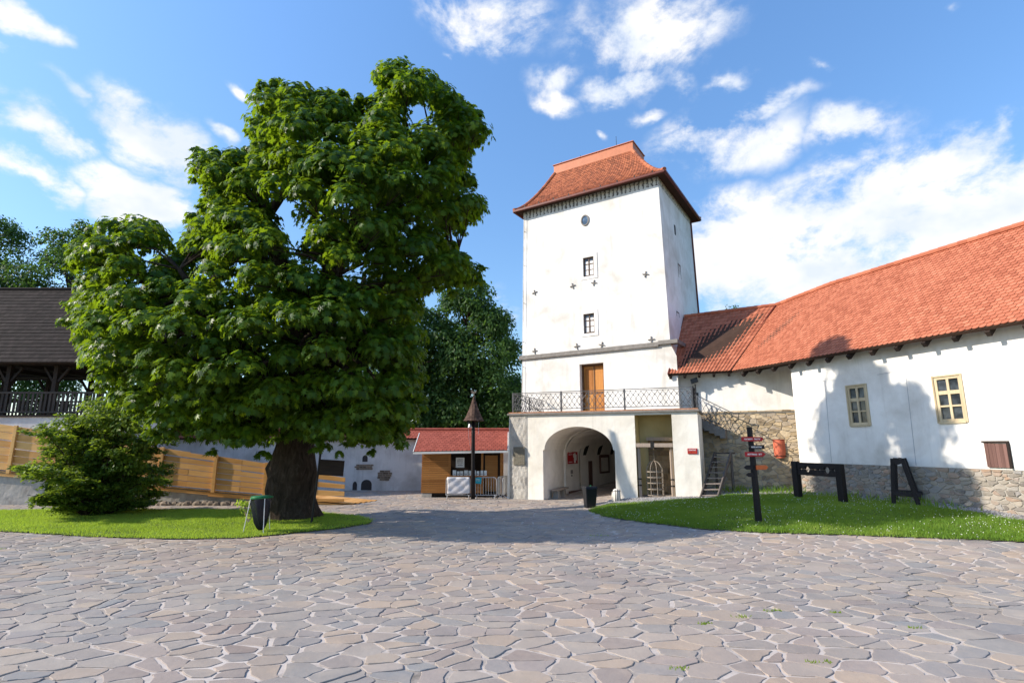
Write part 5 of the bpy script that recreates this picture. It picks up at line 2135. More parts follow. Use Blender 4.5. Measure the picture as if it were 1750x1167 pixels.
mb.add([(bx + x, by - 0.008, z) for x, z in body] + [(bx + x, by + 0.008, z) for x, z in body], [tuple(range(n)), tuple(range(2 * n - 1, n - 1, -1))] + [(i, (i + 1) % n, n + (i + 1) % n, n + i) for i in range(n)])
mb.build('rooster_vane', MT['rust'], cap)

# ------------------------------------------------------------------ wooden ramp and gallery on the left
rp = thing('wooden_ramp', (-14, 24.6, 0), 'long orange plank ramp sloping down behind the maple with boarded sides', 'ramp')
RX0, RX1 = -30.0, -7.1


def ztop(x):
    return 1.16 + (-7.16 - x) * 0.1423 + (0.10 if x < -9.2 else 0)


def zbot(x):
    return max(0.0, 0.42 + (-10.11 - x) * 0.0885) if x < -9.2 else max(0, 0.06 + (-7.09 - x) * 0.06)


FRM = Fr((0, 23.8), (1, 0), (0, 1))
posts = [-29.0, -25.2, -21.6, -17.6, -15.1, -12.75, -10.55, -9.0]
for i, x in enumerate(posts):
    mb = MB()
    mb.box(x - 0.075, x + 0.075, 23.69, 23.775, zbot(x) - 0.12, ztop(x) + 0.03)
    mb.build('post', MT['fence'], rp, bevel=0.008)
for i in range(len(posts) - 1):
    xa, xb = posts[i], posts[i + 1]
    mb = MB()
    rows = 6
    for k in range(rows):
        f0, f1 = k / rows, (k + 1) / rows
        xs = xa + 0.0
        for (p, q) in ((xa - 0.02, (xa + xb) / 2), ((xa + xb) / 2 + 0.004, xb + 0.02)):
            sk = rnd.random()
            g = 0.02 if sk > 0.2 else 0.05
            za0, zb0 = zbot(p) + (ztop(p) - zbot(p)) * f0, zbot(q) + (ztop(q) - zbot(q)) * f0
            za1, zb1 = zbot(p) + (ztop(p) - zbot(p)) * f1 - g, zbot(q) + (ztop(q) - zbot(q)) * f1 - g
            if sk < 0.02 and 0 < k < rows - 1 and xa > -16:
                continue
            y0 = 23.78 + rnd.random() * 0.008
            mb.hexa([(p, y0, za0), (q, y0, zb0), (q, 23.83, zb0), (p, 23.83, za0), (p, y0, za1), (q, y0, zb1), (q, 23.83, zb1), (p, 23.83, za1)])
    mb.build('board_panel', MT['fence'], rp)
mb = MB()
for k, (f0, f1) in enumerate(((0.02, 0.13), (0.24, 0.42), (0.53, 0.70), (0.80, 0.97))):
    p, q = -9.0, -7.16
    zz_ = lambda x, f: 0.12 + (ztop(x) - 0.12) * f
    mb.hexa([(p, 23.78, zz_(p, f0)), (q, 23.78, zz_(q, f0)), (q, 23.83, zz_(q, f0)), (p, 23.83, zz_(p, f0)), (p, 23.78, zz_(p, f1)), (q, 23.78, zz_(q, f1)), (q, 23.83, zz_(q, f1)), (p, 23.83, zz_(p, f1))])
mb.build('open_boards', MT['fence'], rp, bevel=0.006)
mb = MB()
x = RX0
while x < -6.3:
    w = 0.145
    zc = 0.03 + max(0, (-6.4 - x)) * 0.088
    zd = 0.03 + max(0, (-6.4 - x - w)) * 0.088
    y1 = 25.8
    y0 = 23.86
    if x > -6.95:
        y0 = 23.86 + (x + 6.95) / 0.75 * 1.9
    mb.hexa([(x, y0, zc - 0.04), (x + w - 0.008, y0, zd - 0.04), (x + w - 0.008, y1, zd - 0.04), (x, y1, zc - 0.04), (x, y0, zc), (x + w - 0.008, y0, zd), (x + w - 0.008, y1, zd), (x, y1, zc)])
    x += w
mb.build('deck', MT['fence'], rp)
mb = MB()
for (xa, xb) in ((-30, -20), (-20, -13), (-13, -9.9), (-9.9, -6.9)):
    za, zb = max(0.03, (-6.4 - xa) * 0.088), max(0.03, (-6.4 - xb) * 0.088)
    mb.hexa([(xa, 23.84, za - 0.22), (xb, 23.84, zb - 0.16), (xb, 23.9, zb - 0.16), (xa, 23.9, za - 0.22), (xa, 23.84, za - 0.045), (xb, 23.84, zb - 0.045), (xb, 23.9, zb - 0.045), (xa, 23.9, za - 0.045)])
mb.build('side_beam', MT['fence'], rp)
mb = MB()
for i, (x, yj) in enumerate(((-30, 0), (-24, .02), (-21, .0), (-18, .05), (-15, .0), (-12.4, .03), (-10.2, 0))):
    pass
xs = [-30, -26, -22.5, -19, -16, -13.5, -11.5, -10.0]
for a, b in zip(xs, xs[1:]):
    za, zb = max(0.02, zbot(a) - 0.06), max(0.02, zbot(b) - 0.06)
    mb.hexa([(a, 23.86, -0.1), (b, 23.86, -0.1), (b, 24.6, -0.1), (a, 24.6, -0.1), (a, 23.95, za), (b, 23.95, zb), (b, 24.6, zb), (a, 24.6, za)])
mb.build('concrete_base', MT['concrete'], rp)
# rubble along its foot
mb = MB()
for k in range(150):
    x = rnd.uniform(-18.5, -9.6)
    s = rnd.uniform(0.06, 0.2)
    mb.lathe((x, 23.72 + rnd.uniform(-0.1, 0.1), 0.0), [(s, 0), (s * 0.9, s * 0.5), (s * 0.4, s * 0.8 + 0.02)], 7, 0, None, 1.2, 0.8)
stuff(mb.build('foot_rubble', MT['oldbrick']), 'low heap of broken stones along the foot of the ramp', 'rubble')

ga = thing('timber_gallery', (-26, 28, 0), 'raised open timber gallery with a dark shingled roof left of the maple', 'gallery')
GX0, GX1, GY0, GY1 = -36.0, -19.6, 26.0, 31.5
mb = MB()
mb.box(GX0, GX1, GY0 + 0.05, GY1, -0.1, 3.2)
mb.build('base_wall', MT['greywall'], ga)
mb = MB()
mb.box(GX0, GX1 + 0.1, GY0 - 0.05, GY1 + 0.1, 3.201, 3.83)
mb.build('floor_band', MT['white'], ga)
mb = MB()
mb.box(GX0, GX1 + 0.12, GY0 - 0.12, GY1, 3.831, 3.92)
mb.build('floor_edge', MT['darkwood'], ga)
k = 0
for x in (-35.0, -32.4, -29.6, -27.0, -24.55, -22.25, -20.0):
    for y in (GY0 + 0.15, GY1 - 0.2):
        mb = MB()
        mb.box(x - 0.1, x + 0.1, y - 0.1, y + 0.1, 3.92, 6.35)
        pp_ = mb.build('post', MT['darkwood'], ga, bevel=0.01)
        mb = MB()
        for sg in (-1, 1):
            mb.beam((x + sg * 0.12, y, 5.55), (x + sg * 0.62, y, 6.25), 0.1, 0.1, up=(0, 1, 0))
        mb.build('brace', MT['darkwood'], pp_)
mb = MB()
mb.box(GX0, GX1, GY0 + 0.06, GY0 + 0.24, 6.351, 6.6)
mb.box(GX0, GX1, GY1 - 0.3, GY1 - 0.1, 6.351, 6.6)
for x in (-35.0, -32.4, -29.6, -27.0, -24.55, -22.25, -20.0):
    mb.box(x - 0.08, x + 0.08, GY0 + 0.25, GY1 - 0.31, 6.36, 6.58)
mb.build('wall_plate', MT['darkwood'], ga)
mb = MB()
for y in (GY0 + 0.0, GY1 - 0.05):
    mb.box(GX0, GX1, y, y + 0.07, 4.95, 5.04)
    mb.box(GX0, GX1, y, y + 0.07, 4.02, 4.10)
    x = GX0
    while x < GX1:
        mb.box(x, x + 0.11, y + 0.02, y + 0.05, 4.10, 4.95)
        x += 0.21
MT['railwood'] = wood('grey_railing_wood', (0.03, 0.024, 0.02), (0.10, 0.08, 0.068), 1.0, 0.8, 0.4, 'z')
mb.build('railing', MT['railwood'], ga)
mb = MB()
e0, e1, r0, r1 = (GX0, 25.35, 6.38), (GX1 + 0.3, 25.35, 6.38), (GX0, 28.75, 10.95), (GX1 + 0.3, 28.75, 10.95)
tile_roof(mb, e0, e1, r0, r1, 0.24, 0.26, 0, 0.03, None, 81, rounded=False)
slab(mb, e0, e1, r0, r1, 0.1, 1)
b0, b1 = (GX1 + 0.3, 32.15, 6.38), (GX0, 32.15, 6.38)
slab(mb, b0, b1, r1, r0, 0.1, 1)
mb.add([(GX1 + 0.25, 25.5, 6.5), (GX1 + 0.25, 32.0, 6.5), (GX1 + 0.25, 28.75, 10.85)], [(0, 1, 2)], 1)
gr = mb.build('roof', [MT['shingle'], MT['darkwood']], ga)
mb = MB()
mb.tube([(GX0, 28.75, 10.98), (GX1 + 0.3, 28.75, 10.98)], 0.1, 8)
mb.build('ridge_board', MT['shingle'], gr)

# ------------------------------------------------------------------ the big maple
CL = [(-13.16,18.58,9.78,0.61),(-5.24,18.79,2.57,0.43),(-11.16,17.98,2.99,0.54),(-3.46,18.07,4.60,0.50),(-6.62,17.46,14.46,0.50),(-1.70,17.49,13.77,0.52),(-4.46,18.43,15.63,0.64),(-9.35,18.26,13.86,0.44),(-10.70,17.53,11.78,0.51),(-9.03,18.37,15.46,0.54),(-4.66,17.67,15.81,0.51),(-2.81,18.66,15.80,0.51),(-11.50,18.05,9.00,0.48),(-11.57,17.93,3.39,0.66),(-3.63,18.38,3.85,0.56),(-4.84,17.95,14.70,0.61),(-3.30,18.69,8.18,0.50),(-6.27,18.00,2.82,0.58),(-4.37,18.79,2.70,0.58),(-11.07,18.78,10.43,0.64),(-9.90,17.61,12.51,0.48),(-1.66,17.83,8.40,0.56),(-1.69,18.39,8.17,0.46),(-14.94,18.34,6.61,0.49),(-10.89,18.12,10.14,0.49),(-6.85,18.57,15.07,0.53),(-9.93,18.19,12.60,0.52),(-10.72,18.35,11.66,0.47),(-2.59,18.21,8.09,0.56),(-9.62,18.17,2.72,0.56),(-10.59,17.50,12.23,0.51),(-3.68,18.70,7.68,0.57),(-15.06,18.01,8.81,0.44),(-12.36,18.56,8.68,0.65),(-3.47,17.67,5.40,0.58),(-1.82,18.57,10.65,0.59),(-6.42,17.47,3.24,0.66),(-15.65,18.89,9.56,0.64),(-11.88,17.99,8.80,0.42),(-15.22,18.68,7.22,0.60),(-5.23,17.96,14.74,0.51),(-4.54,17.91,15.36,0.46),(-9.67,17.37,2.87,0.56),(-2.34,17.63,14.62,0.47),(-9.49,18.64,12.81,0.61),(-13.94,18.82,4.64,0.49),(-2.46,18.60,9.36,0.56),(-14.26,17.80,7.23,0.64),(-10.43,17.59,9.76,0.69),(-9.18,17.67,12.26,0.50),(-2.08,18.13,14.76,0.58),(-3.12,18.14,8.07,0.54),(-14.62,18.04,8.19,0.53),(-7.00,17.36,3.39,0.68),(-11.29,18.90,12.39,0.61),(-6.27,18.03,14.80,0.48),(-8.38,17.32,2.68,0.66),(-4.04,17.72,2.73,0.48),(-5.56,17.27,2.78,0.64),(-8.84,17.95,13.09,0.55),(-2.27,17.90,8.93,0.47),(-3.62,17.50,3.49,0.64),(-1.52,17.25,13.01,0.52),(-4.52,18.17,16.09,0.58),(-7.48,17.63,3.09,0.59),(-3.72,18.33,6.98,0.52),(-2.15,18.03,12.76,0.65),(-3.51,18.57,5.53,0.46),(-3.97,18.23,2.80,0.47),(-14.15,17.63,7.65,0.44),(-10.30,17.89,12.46,0.46),(-2.04,18.59,12.11,0.53),(-6.25,17.47,14.40,0.48),(-2.12,18.35,13.36,0.61),(-1.61,17.82,14.24,0.45),(-1.88,18.10,12.02,0.43),(-12.84,17.36,4.30,0.47),(-10.70,18.08,11.00,0.48),(-15.36,18.41,8.92,0.46),(-2.20,18.67,10.47,0.53),(-4.77,14.46,7.65,0.60),(-5.15,14.63,10.29,1.06),(-7.77,14.70,7.87,0.76),(-6.91,14.13,5.51,0.77),(-9.16,15.76,3.89,0.96),(-5.16,16.06,2.98,0.87),(-4.94,14.42,5.87,0.93),(-6.73,15.34,3.80,0.85),(-3.59,16.07,6.48,0.79),(-3.84,15.37,7.91,0.65),(-8.14,15.62,10.38,0.77),(-3.13,16.46,14.51,0.71),(-3.64,16.29,5.04,0.95),(-2.12,16.11,9.65,0.65),(-3.28,14.63,9.85,0.82),(-4.54,15.16,4.01,0.84),(-6.56,15.29,11.03,0.92),(-11.37,15.67,5.01,1.02),(-4.20,14.68,10.67,0.75),(-8.02,14.92,6.47,0.61),(-9.16,15.34,6.70,0.74),(-6.00,16.38,13.34,0.77),(-7.27,15.60,12.24,0.72),(-1.43,16.31,10.09,0.62),(-11.88,15.59,5.92,0.80),(-8.92,14.31,5.52,0.79),(-5.93,14.72,6.91,0.86),(-9.28,15.98,8.49,0.77),(-2.00,16.34,12.49,0.72),(-4.51,14.04,9.09,0.76),(-3.99,16.12,13.20,0.61),(-9.87,15.02,4.85,0.70),(-12.77,16.32,6.12,0.78),(-6.18,14.84,4.82,0.60),(-8.92,16.53,2.95,0.69),(-7.96,14.35,4.32,0.60),(-3.79,15.12,5.09,0.67),(-12.95,16.55,9.29,0.60),(-4.20,16.71,14.98,0.61),(-8.14,16.28,13.64,0.72),(-13.15,16.25,8.19,0.63),(-2.73,15.68,11.59,0.99),(-8.08,16.43,2.74,0.65),(-5.00,14.34,4.92,0.64),(-5.07,14.93,6.78,0.64),(-8.18,16.48,12.09,0.58),(-11.92,16.54,9.05,0.77),(-10.91,15.03,6.45,0.80),(-2.08,16.01,7.80,0.78),(-7.01,15.70,12.96,0.60),(-3.40,16.52,3.41,0.60),(-10.98,16.20,3.71,0.61),(-5.24,14.78,8.45,0.68),(-2.71,16.53,7.70,0.58),(-3.19,16.26,5.75,0.60),(-9.32,16.42,9.87,0.66),(-3.53,15.73,4.09,0.64),(-6.07,14.86,10.40,0.64),(-2.47,15.17,10.19,0.68),(-3.75,15.35,11.69,0.72),(-3.73,15.28,8.99,0.74),(-6.87,14.78,9.95,0.61),(-9.35,16.15,11.04,0.63),(-6.87,16.49,3.24,0.62),(-6.11,16.34,3.16,0.59),(-5.57,15.07,11.05,0.64),(-11.47,15.32,7.57,0.63),(-12.45,16.55,4.56,0.56),(-10.04,16.29,3.27,0.79),(-4.15,15.53,12.48,0.68),(-6.97,14.24,6.91,0.70),(-12.71,16.42,5.26,0.60),(-8.04,15.30,8.97,0.74),(-8.32,16.62,12.75,0.55),(-2.23,15.75,10.86,0.65),(-10.62,14.83,5.67,0.67),(-4.23,14.10,9.93,0.61),(-5.87,14.47,9.54,0.62),(-10.23,16.47,8.61,0.57),(-4.26,15.05,6.50,0.68),(-3.37,16.02,7.30,0.64),(-10.15,15.27,6.88,0.61),(-13.83,16.75,8.44,0.56),(-5.55,15.61,4.00,0.85),(-5.73,13.97,5.80,0.61),(-7.56,15.49,3.52,0.68),(-6.75,14.24,7.95,0.63),(-1.82,16.56,13.39,0.64),(-4.16,16.35,2.83,0.64),(-10.80,15.91,7.43,0.60),(-1.95,16.68,11.78,0.59),(-6.42,14.82,11.78,0.61),(-10.12,16.62,11.54,0.70),(-6.51,14.44,6.18,0.62),(-5.42,15.58,12.01,0.65),(-11.66,15.74,8.56,0.60),(-9.82,14.42,5.77,0.61),(-3.26,14.43,10.77,0.69),(-11.74,16.56,3.89,0.59),(-2.90,15.40,8.19,0.78),(-7.18,16.32,14.03,0.64),(-9.09,16.45,11.67,0.55),(-8.89,15.86,9.26,0.68),(-7.18,14.25,4.53,0.60),(-12.65,16.27,7.56,0.61),(-9.76,16.72,10.57,0.59),(-10.47,15.53,4.27,0.65),(-2.72,16.18,8.88,0.70),(-1.26,16.39,12.72,0.58),(-3.38,15.69,13.75,0.68),(-10.79,16.66,8.15,0.57),(-2.94,15.16,9.18,0.61),(-13.08,16.54,6.89,0.61),(-7.62,14.37,5.69,0.60),(-7.97,15.96,11.20,0.63),(-7.40,15.14,8.52,0.63),(-4.08,16.52,13.92,0.57),(-8.57,15.42,8.20,0.68),(-4.05,15.52,3.42,0.65),(-6.33,15.45,12.49,0.61),(-8.31,15.33,4.10,0.62),(-6.46,16.47,13.90,0.57),(-9.78,16.43,9.29,0.57),(-8.55,15.00,7.36,0.60),(-3.89,14.34,8.38,0.67),(-4.48,15.19,11.57,0.60),(-12.04,15.83,6.74,0.62),(-2.32,16.47,13.99,0.57),(-1.82,16.74,8.26,0.57),(-8.19,14.76,5.08,0.66),(-9.08,14.59,4.39,0.60),(-12.45,15.76,8.38,0.62),(-8.46,15.65,3.33,0.61),(-3.34,16.66,4.44,0.57),(-8.68,14.47,6.28,0.60),(-6.21,19.32,12.41,1.09),(-4.38,18.90,3.52,1.00),(-8.49,19.04,15.53,0.92),(-5.27,19.30,10.33,1.15),(-5.93,19.32,7.91,1.06),(-7.67,19.41,5.86,0.94),(-3.85,19.22,13.65,1.04),(-10.59,19.29,5.91,0.90),(-5.01,19.02,14.69,0.90),(-13.18,19.11,5.25,1.01),(-10.49,19.06,3.74,1.01),(-9.63,19.25,9.99,1.11),(-2.43,18.90,13.57,0.87),(-9.29,18.89,13.23,0.83),(-4.63,19.11,5.95,0.97),(-4.40,19.08,8.62,1.04),(-7.49,19.38,7.60,0.92),(-2.87,19.04,11.21,1.26),(-7.43,18.89,3.55,0.83),(-14.89,18.92,7.90,0.76),(-3.42,18.97,16.20,0.83),(-11.37,18.94,9.78,0.90),(-11.43,19.30,8.10,0.92),(-1.66,18.85,11.02,0.75),(-5.97,19.10,3.81,0.91),(-11.16,18.97,12.42,0.92),(-9.18,19.43,7.46,0.92),(-13.14,19.22,6.96,0.91),(-6.74,19.48,9.71,0.98),(-15.43,18.94,9.13,0.83),(-4.55,18.90,16.78,0.76),(-3.96,18.89,7.28,0.77),(-3.00,18.91,8.53,0.79),(-13.84,18.96,10.12,0.88),(-6.79,18.86,15.19,0.76),(-8.84,19.35,4.73,0.91),(-14.85,18.93,6.13,0.75),(-11.88,19.11,4.31,0.95),(-4.60,19.28,11.94,1.06),(-7.52,19.44,13.05,0.90),(-9.17,18.89,2.81,0.85),(-2.43,18.85,15.28,0.76),(-2.97,18.94,9.93,0.78),(-7.35,19.46,11.05,0.94),(-3.92,18.94,4.82,0.75),(-9.42,18.88,14.65,0.79),(-10.78,18.88,11.02,0.80),(-6.12,19.25,5.54,0.93),(-8.57,19.35,8.81,0.94),(-13.23,18.87,4.08,0.76),(-4.62,16.88,5.70,1.25),(-11.73,19.08,5.49,1.07),(-10.39,18.11,9.22,1.20),(-4.96,18.23,9.41,0.91),(-8.32,16.80,3.85,1.17),(-10.30,18.83,11.63,1.27),(-4.77,17.92,11.61,1.17),(-6.69,18.17,7.04,1.29),(-7.86,17.98,12.09,1.09),(-11.57,17.17,6.67,0.91),(-4.90,18.09,13.64,0.93),(-4.84,16.61,3.66,0.94),(-2.51,17.83,10.69,1.20),(-10.24,17.58,5.25,0.93),(-13.74,18.67,5.51,1.06),(-9.62,18.62,6.89,0.91),(-6.65,18.83,3.66,0.98),(-8.12,17.60,14.28,0.98),(-2.58,17.45,13.04,1.04),(-12.29,18.63,8.20,0.96),(-4.35,18.02,7.52,0.99),(-6.42,16.73,10.78,1.01),(-6.90,18.99,9.29,1.07),(-14.49,18.51,8.98,1.02),(-8.15,17.55,5.66,0.93),(-8.21,17.00,7.66,0.92),(-5.55,16.00,8.61,0.96),(-8.55,16.63,9.57,0.95),(-13.36,17.43,7.04,0.91),(-3.25,18.06,9.06,0.92),(-9.65,19.02,3.51,1.02),(-6.66,16.42,4.93,0.95),(-6.06,19.09,5.43,0.98),(-6.56,18.83,14.41,0.93),(-4.30,19.03,4.18,0.97),(-3.95,16.56,10.33,0.91)]
mp = thing('maple_tree', (-7.8, 19.6, 0), 'big old maple with dense lobed crown and thick burled dark trunk', 'tree')
tr = MB()
R = random.Random(5)
TB = Vector((-7.75, 19.6, 0))


def limb(pts, rads, n=10, jit=0.06):
    """smooth limb through the points"""
    P_, r_ = [], []
    m = len(pts)
    for i in range(m - 1):
        p0, p1, p2, p3 = (Vector(pts[max(0, i - 1)]), Vector(pts[i]), Vector(pts[i + 1]), Vector(pts[min(m - 1, i + 2)]))
        for k in range(4):
            t = k / 4
            q = 0.5 * ((2 * p1) + (-p0 + p2) * t + (2 * p0 - 5 * p1 + 4 * p2 - p3) * t * t + (-p0 + 3 * p1 - 3 * p2 + p3) * t ** 3)
            P_.append(q)
            r_.append(rads[i] + (rads[i + 1] - rads[i]) * t)
    P_.append(Vector(pts[-1]))
    r_.append(rads[-1])
    tr.tube(P_, r_, n, True, 0, None, jit)
    return list(zip(P_, r_))


# trunk with burls: rings of irregular radius
rings = []
NS = 28
zs_ = [-0.1, 0.12, 0.35, 0.65, 1.0, 1.35, 1.7, 2.05, 2.4, 2.8, 3.3, 3.9, 4.6, 5.3]
rs_ = [0.90, 0.80, 0.73, 0.70, 0.71, 0.75, 0.73, 0.67, 0.62, 0.58, 0.57, 0.56, 0.52, 0.42]
vs, fs = [], []
for z, r in zip(zs_, rs_):
    for k in range(NS):
        a = 2 * PI * k / NS
        q = r * (1 + 0.08 * math.sin(3 * a + z * 1.1) + 0.05 * math.sin(7 * a - z * 2.3) + 0.05 * R.uniform(-1, 1))
        for (ba, bz, bs) in ((PI * 1.05, 1.75, 0.24), (PI * 1.3, 1.1, 0.2), (-0.25, 0.95, 0.16), (-1.2, 1.7, 0.2), (-1.75, 1.0, 0.16), (-1.5, 2.5, 0.12), (4.1, 0.3, 0.25), (5.6, 0.15, 0.22), (0.1, 0.1, 0.25), (3.2, 0.15, 0.2)):
            da = math.atan2(math.sin(a - ba), math.cos(a - ba))
            q += 1.1 * bs * math.exp(-(da * da) / 0.18 - ((z - bz) ** 2) / 0.16)
        vs.append((TB.x + 0.02 * z + q * math.cos(a), TB.y + q * math.sin(a) * 0.95, z))
for i in range(len(zs_) - 1):
    for k in range(NS):
        k2 = (k + 1) % NS
        fs.append((i * NS + k, i * NS + k2, (i + 1) * NS + k2, (i + 1) * NS + k))
tr.add(vs, fs, 0, 0.5)
skel = []
LIMBS = [
    ([(-7.7, 19.6, 4.4), (-7.4, 19.5, 6.4), (-6.9, 19.3, 8.6), (-5.9, 19.2, 10.8), (-5.2, 19.3, 13.2), (-4.6, 19.5, 15.8)], [0.5, 0.42, 0.34, 0.26, 0.16, 0.06]),
    ([(-7.6, 19.5, 4.6), (-7.9, 19.0, 6.6), (-8.3, 18.4, 8.8), (-9.0, 18.2, 10.8), (-9.6, 18.6, 12.6), (-9.4, 19.1, 14.6)], [0.44, 0.38, 0.3, 0.22, 0.14, 0.06]),
    ([(-7.8, 19.5, 4.0), (-9.2, 19.1, 5.6), (-11.2, 18.7, 7.0), (-13.2, 18.6, 8.3), (-15.0, 18.9, 9.6)], [0.42, 0.34, 0.25, 0.16, 0.06]),
    ([(-7.6, 19.6, 4.2), (-6.4, 19.2, 5.6), (-5.0, 18.8, 7.0), (-3.4, 18.9, 8.6), (-2.0, 19.3, 9.8)], [0.40, 0.32, 0.24, 0.16, 0.06]),
    ([(-7.7, 19.4, 3.6), (-8.4, 17.9, 5.0), (-9.4, 16.6, 6.4), (-10.2, 15.8, 7.8)], [0.36, 0.28, 0.18, 0.07]),
    ([(-7.6, 19.4, 3.8), (-6.6, 17.8, 5.2), (-5.8, 16.6, 6.8), (-5.2, 16.0, 8.6)], [0.36, 0.28, 0.18, 0.07]),
    ([(-7.7, 19.8, 4.0), (-7.4, 21.4, 5.8), (-7.0, 22.8, 7.8), (-6.6, 23.2, 10.0)], [0.38, 0.3, 0.2, 0.08]),
    ([(-7.9, 19.7, 3.6), (-9.8, 20.4, 4.6), (-12.2, 20.8, 5.4), (-14.4, 20.6, 6.0)], [0.34, 0.26, 0.18, 0.07]),
    ([(-8.2, 18.6, 8.2), (-9.8, 18.4, 9.9), (-11.2, 18.7, 11.3), (-11.8, 19.0, 12.6)], [0.26, 0.2, 0.12, 0.05]),
    ([(-6.5, 19.2, 9.6), (-4.9, 19.0, 10.6), (-3.2, 19.0, 11.4), (-1.8, 19.4, 12.4)], [0.26, 0.19, 0.12, 0.05]),
    ([(-5.2, 19.3, 13.0), (-3.9, 19.2, 14.0), (-2.6, 19.3, 14.6)], [0.15, 0.1, 0.05]),
    ([(-8.9, 18.2, 10.4), (-8.0, 18.2, 12.2), (-7.6, 18.6, 14.4)], [0.18, 0.12, 0.06]),
]
for pts, rad in LIMBS:
    skel += limb(pts, rad)
for (x, y, z, r) in CL:
    c = Vector((x, y, z - r * 0.15))
    best = min(skel, key=lambda s: (s[0] - c).length + (0.6 if s[0].z > c.z else 0))
    a = best[0]
    if (a - c).length < 0.3:
        continue
    mid = a.lerp(c, 0.55) + Vector((R.uniform(-.15, .15), R.uniform(-.15, .15), R.uniform(-0.05, 0.25)))
    r0 = min(best[1] * 0.6, 0.02 + 0.028 * (a - c).length)
    tr.tube([a, mid, c], [max(0.02, r0), max(0.016, r0 * 0.6), 0.012], 5, False, 0, None, 0.05)
    for q in range(3):
        e = c + Vector((R.uniform(-1, 1), R.uniform(-1, 1), R.uniform(-.3, .8))) * r * 0.75
        tr.tube([mid.lerp(c, R.uniform(0.3, 0.9)), e], [0.014, 0.006], 4, False)
tr.build('trunk', MT['bark'], mp, smooth=True)
TW_ = []
for (x, y, z, r) in CL[:80]:
    for q in range(4):
        d = Vector((R.gauss(0, 1), R.gauss(0, 0.6), R.gauss(0.1, 0.8))).normalized() * r * R.uniform(0.9, 1.25)
        TW_.append((x + d.x, y + d.y, z + d.z, R.uniform(0.14, 0.30)))
C_, N_, T_, Z_ = clump_leaves(CL + TW_, 470, (0.14, 0.235), cover=(-0.35, 1), up=0.5, droop=1.0, flat_z=0.85, R=np.random.default_rng(17), wild=0.3)
# sprigs hanging below and standing out of the clumps
_R = np.random.default_rng(23)
Vv, idx, nper, fpl = leaves(C_, N_, T_, Z_, MAPLE_T, MAPLE_F)
lr_ = np.repeat(np.clip(_R.normal(0.45, 0.24, len(C_)), 0, 1), fpl)
crown = np_mesh('crown', Vv, idx, nper, lr_, MT['maple'], parent=mp)

# ------------------------------------------------------------------ feathery shrub
sh_ = thing('garden_shrub', (-15.2, 20.3, 0), 'feathery green shrub of many thin stems on the lawn before the ramp', 'shrub')
R = random.Random(12)
st = MB()
SP = []
for i in range(60):
    a = R.uniform(0, 2 * PI)
    sx, sy = -15.1 + 0.35 * math.cos(a), 20.3 + 0.3 * math.sin(a)
    L = R.uniform(1.6, 3.3)
    out_ = min(2.3, R.uniform(0.1, 0.8) * L)
    a2 = a + R.uniform(-0.4, 0.4)
    zt = math.sqrt(max(0.4, (L * 1.6) ** 2 - out_ ** 2)) * 0.92
    zt = min(zt, R.uniform(0.75, 1.0) * 4.7 * (1 - 0.14 * out_ ** 1.6))
    if i % 3 == 0:
        out_ = R.uniform(1.2, 2.5)
        zt = R.uniform(0.35, 2.1)
    pts = [(sx, sy, 0), (sx + out_ * 0.25 * math.cos(a2), sy + out_ * 0.25 * math.sin(a2), zt * 0.42), (sx + out_ * 0.62 * math.cos(a2), sy + out_ * 0.62 * math.sin(a2), zt * 0.78), (sx + out_ * math.cos(a2), sy + out_ * math.sin(a2), zt)]
    st.tube(pts, [0.04, 0.03, 0.018, 0.006], 5, False)
    for k in range(10):
        f = R.uniform(0.12, 1.0)
        g = f * 3
        j = min(2, int(g))
        q = Vector(pts[j]).lerp(Vector(pts[j + 1]), g - j)
        b = R.uniform(0, 2 * PI)
        ln_ = R.uniform(0.35, 0.9) * (1.35 - 0.6 * f)
        e = q + Vector((math.cos(b) * ln_ * 1.1, math.sin(b) * ln_ * 0.9, ln_ * R.uniform(-0.05, 0.35)))
        st.tube([q, e], [0.012, 0.004], 4, False)
        SP.append((q, e))
st.build('stems', MT['bark'], sh_)
C_, N_, T_, Z_ = [], [], [], []
_R = np.random.default_rng(31)
for (q, e) in SP:
    k = 110
    f = _R.uniform(0.1, 1.12, k)
    q_, e_ = np.array(q), np.array(e)
    d = e_ - q_
    w = np.linalg.norm(d)
    side = np.array([-d[1], d[0], 0]) / (w + 1e-6)
    lat = _R.normal(0, 0.15, k) * (1.1 - 0.5 * f)
    p = q_ + f[:, None] * d + lat[:, None] * side + np.stack([_R.normal(0, 0.03, k), _R.normal(0, 0.03, k), _R.normal(0, 0.05, k) - 0.06 * f ** 2], 1)
    C_.append(p)
    N_.append(np.array([0, 0, 1.0]) + 0.45 * _R.normal(size=(k, 3)))
    T_.append(d[None] / w * 0.7 + side[None] * np.sign(lat)[:, None] * 0.8 + np.array([0, 0, -0.35]) + 0.3 * _R.normal(size=(k, 3)))
    Z_.append(_R.uniform(0.10, 0.18, k))
_q = random.Random(4)
fill = []
for k in range(46):
    a, f = _q.uniform(0, 2 * PI), _q.random() ** 0.5
    zc = _q.uniform(0.7, 3.9)
    w = math.sqrt(max(0.05, 1 - ((zc - 1.7) / 2.6) ** 2))
    fill.append((-15.2 + 2.1 * w * f * math.cos(a), 20.3 + 1.6 * w * f * math.sin(a), zc, _q.uniform(0.4, 0.7)))
for a_, b_ in zip((C_, N_, T_, Z_), clump_leaves(fill, 620, (0.10, 0.17), cover=(-0.5, 1), up=0.7, droop=0.6, flat_z=0.75, R=np.random.default_rng(8), wild=0.5)):
    a_.append(b_)
C_, N_, T_, Z_ = map(np.concatenate, (C_, N_, T_, Z_))
Vv, idx, nper, fpl = leaves(C_, N_, T_, Z_, OVAL_T, OVAL_F)
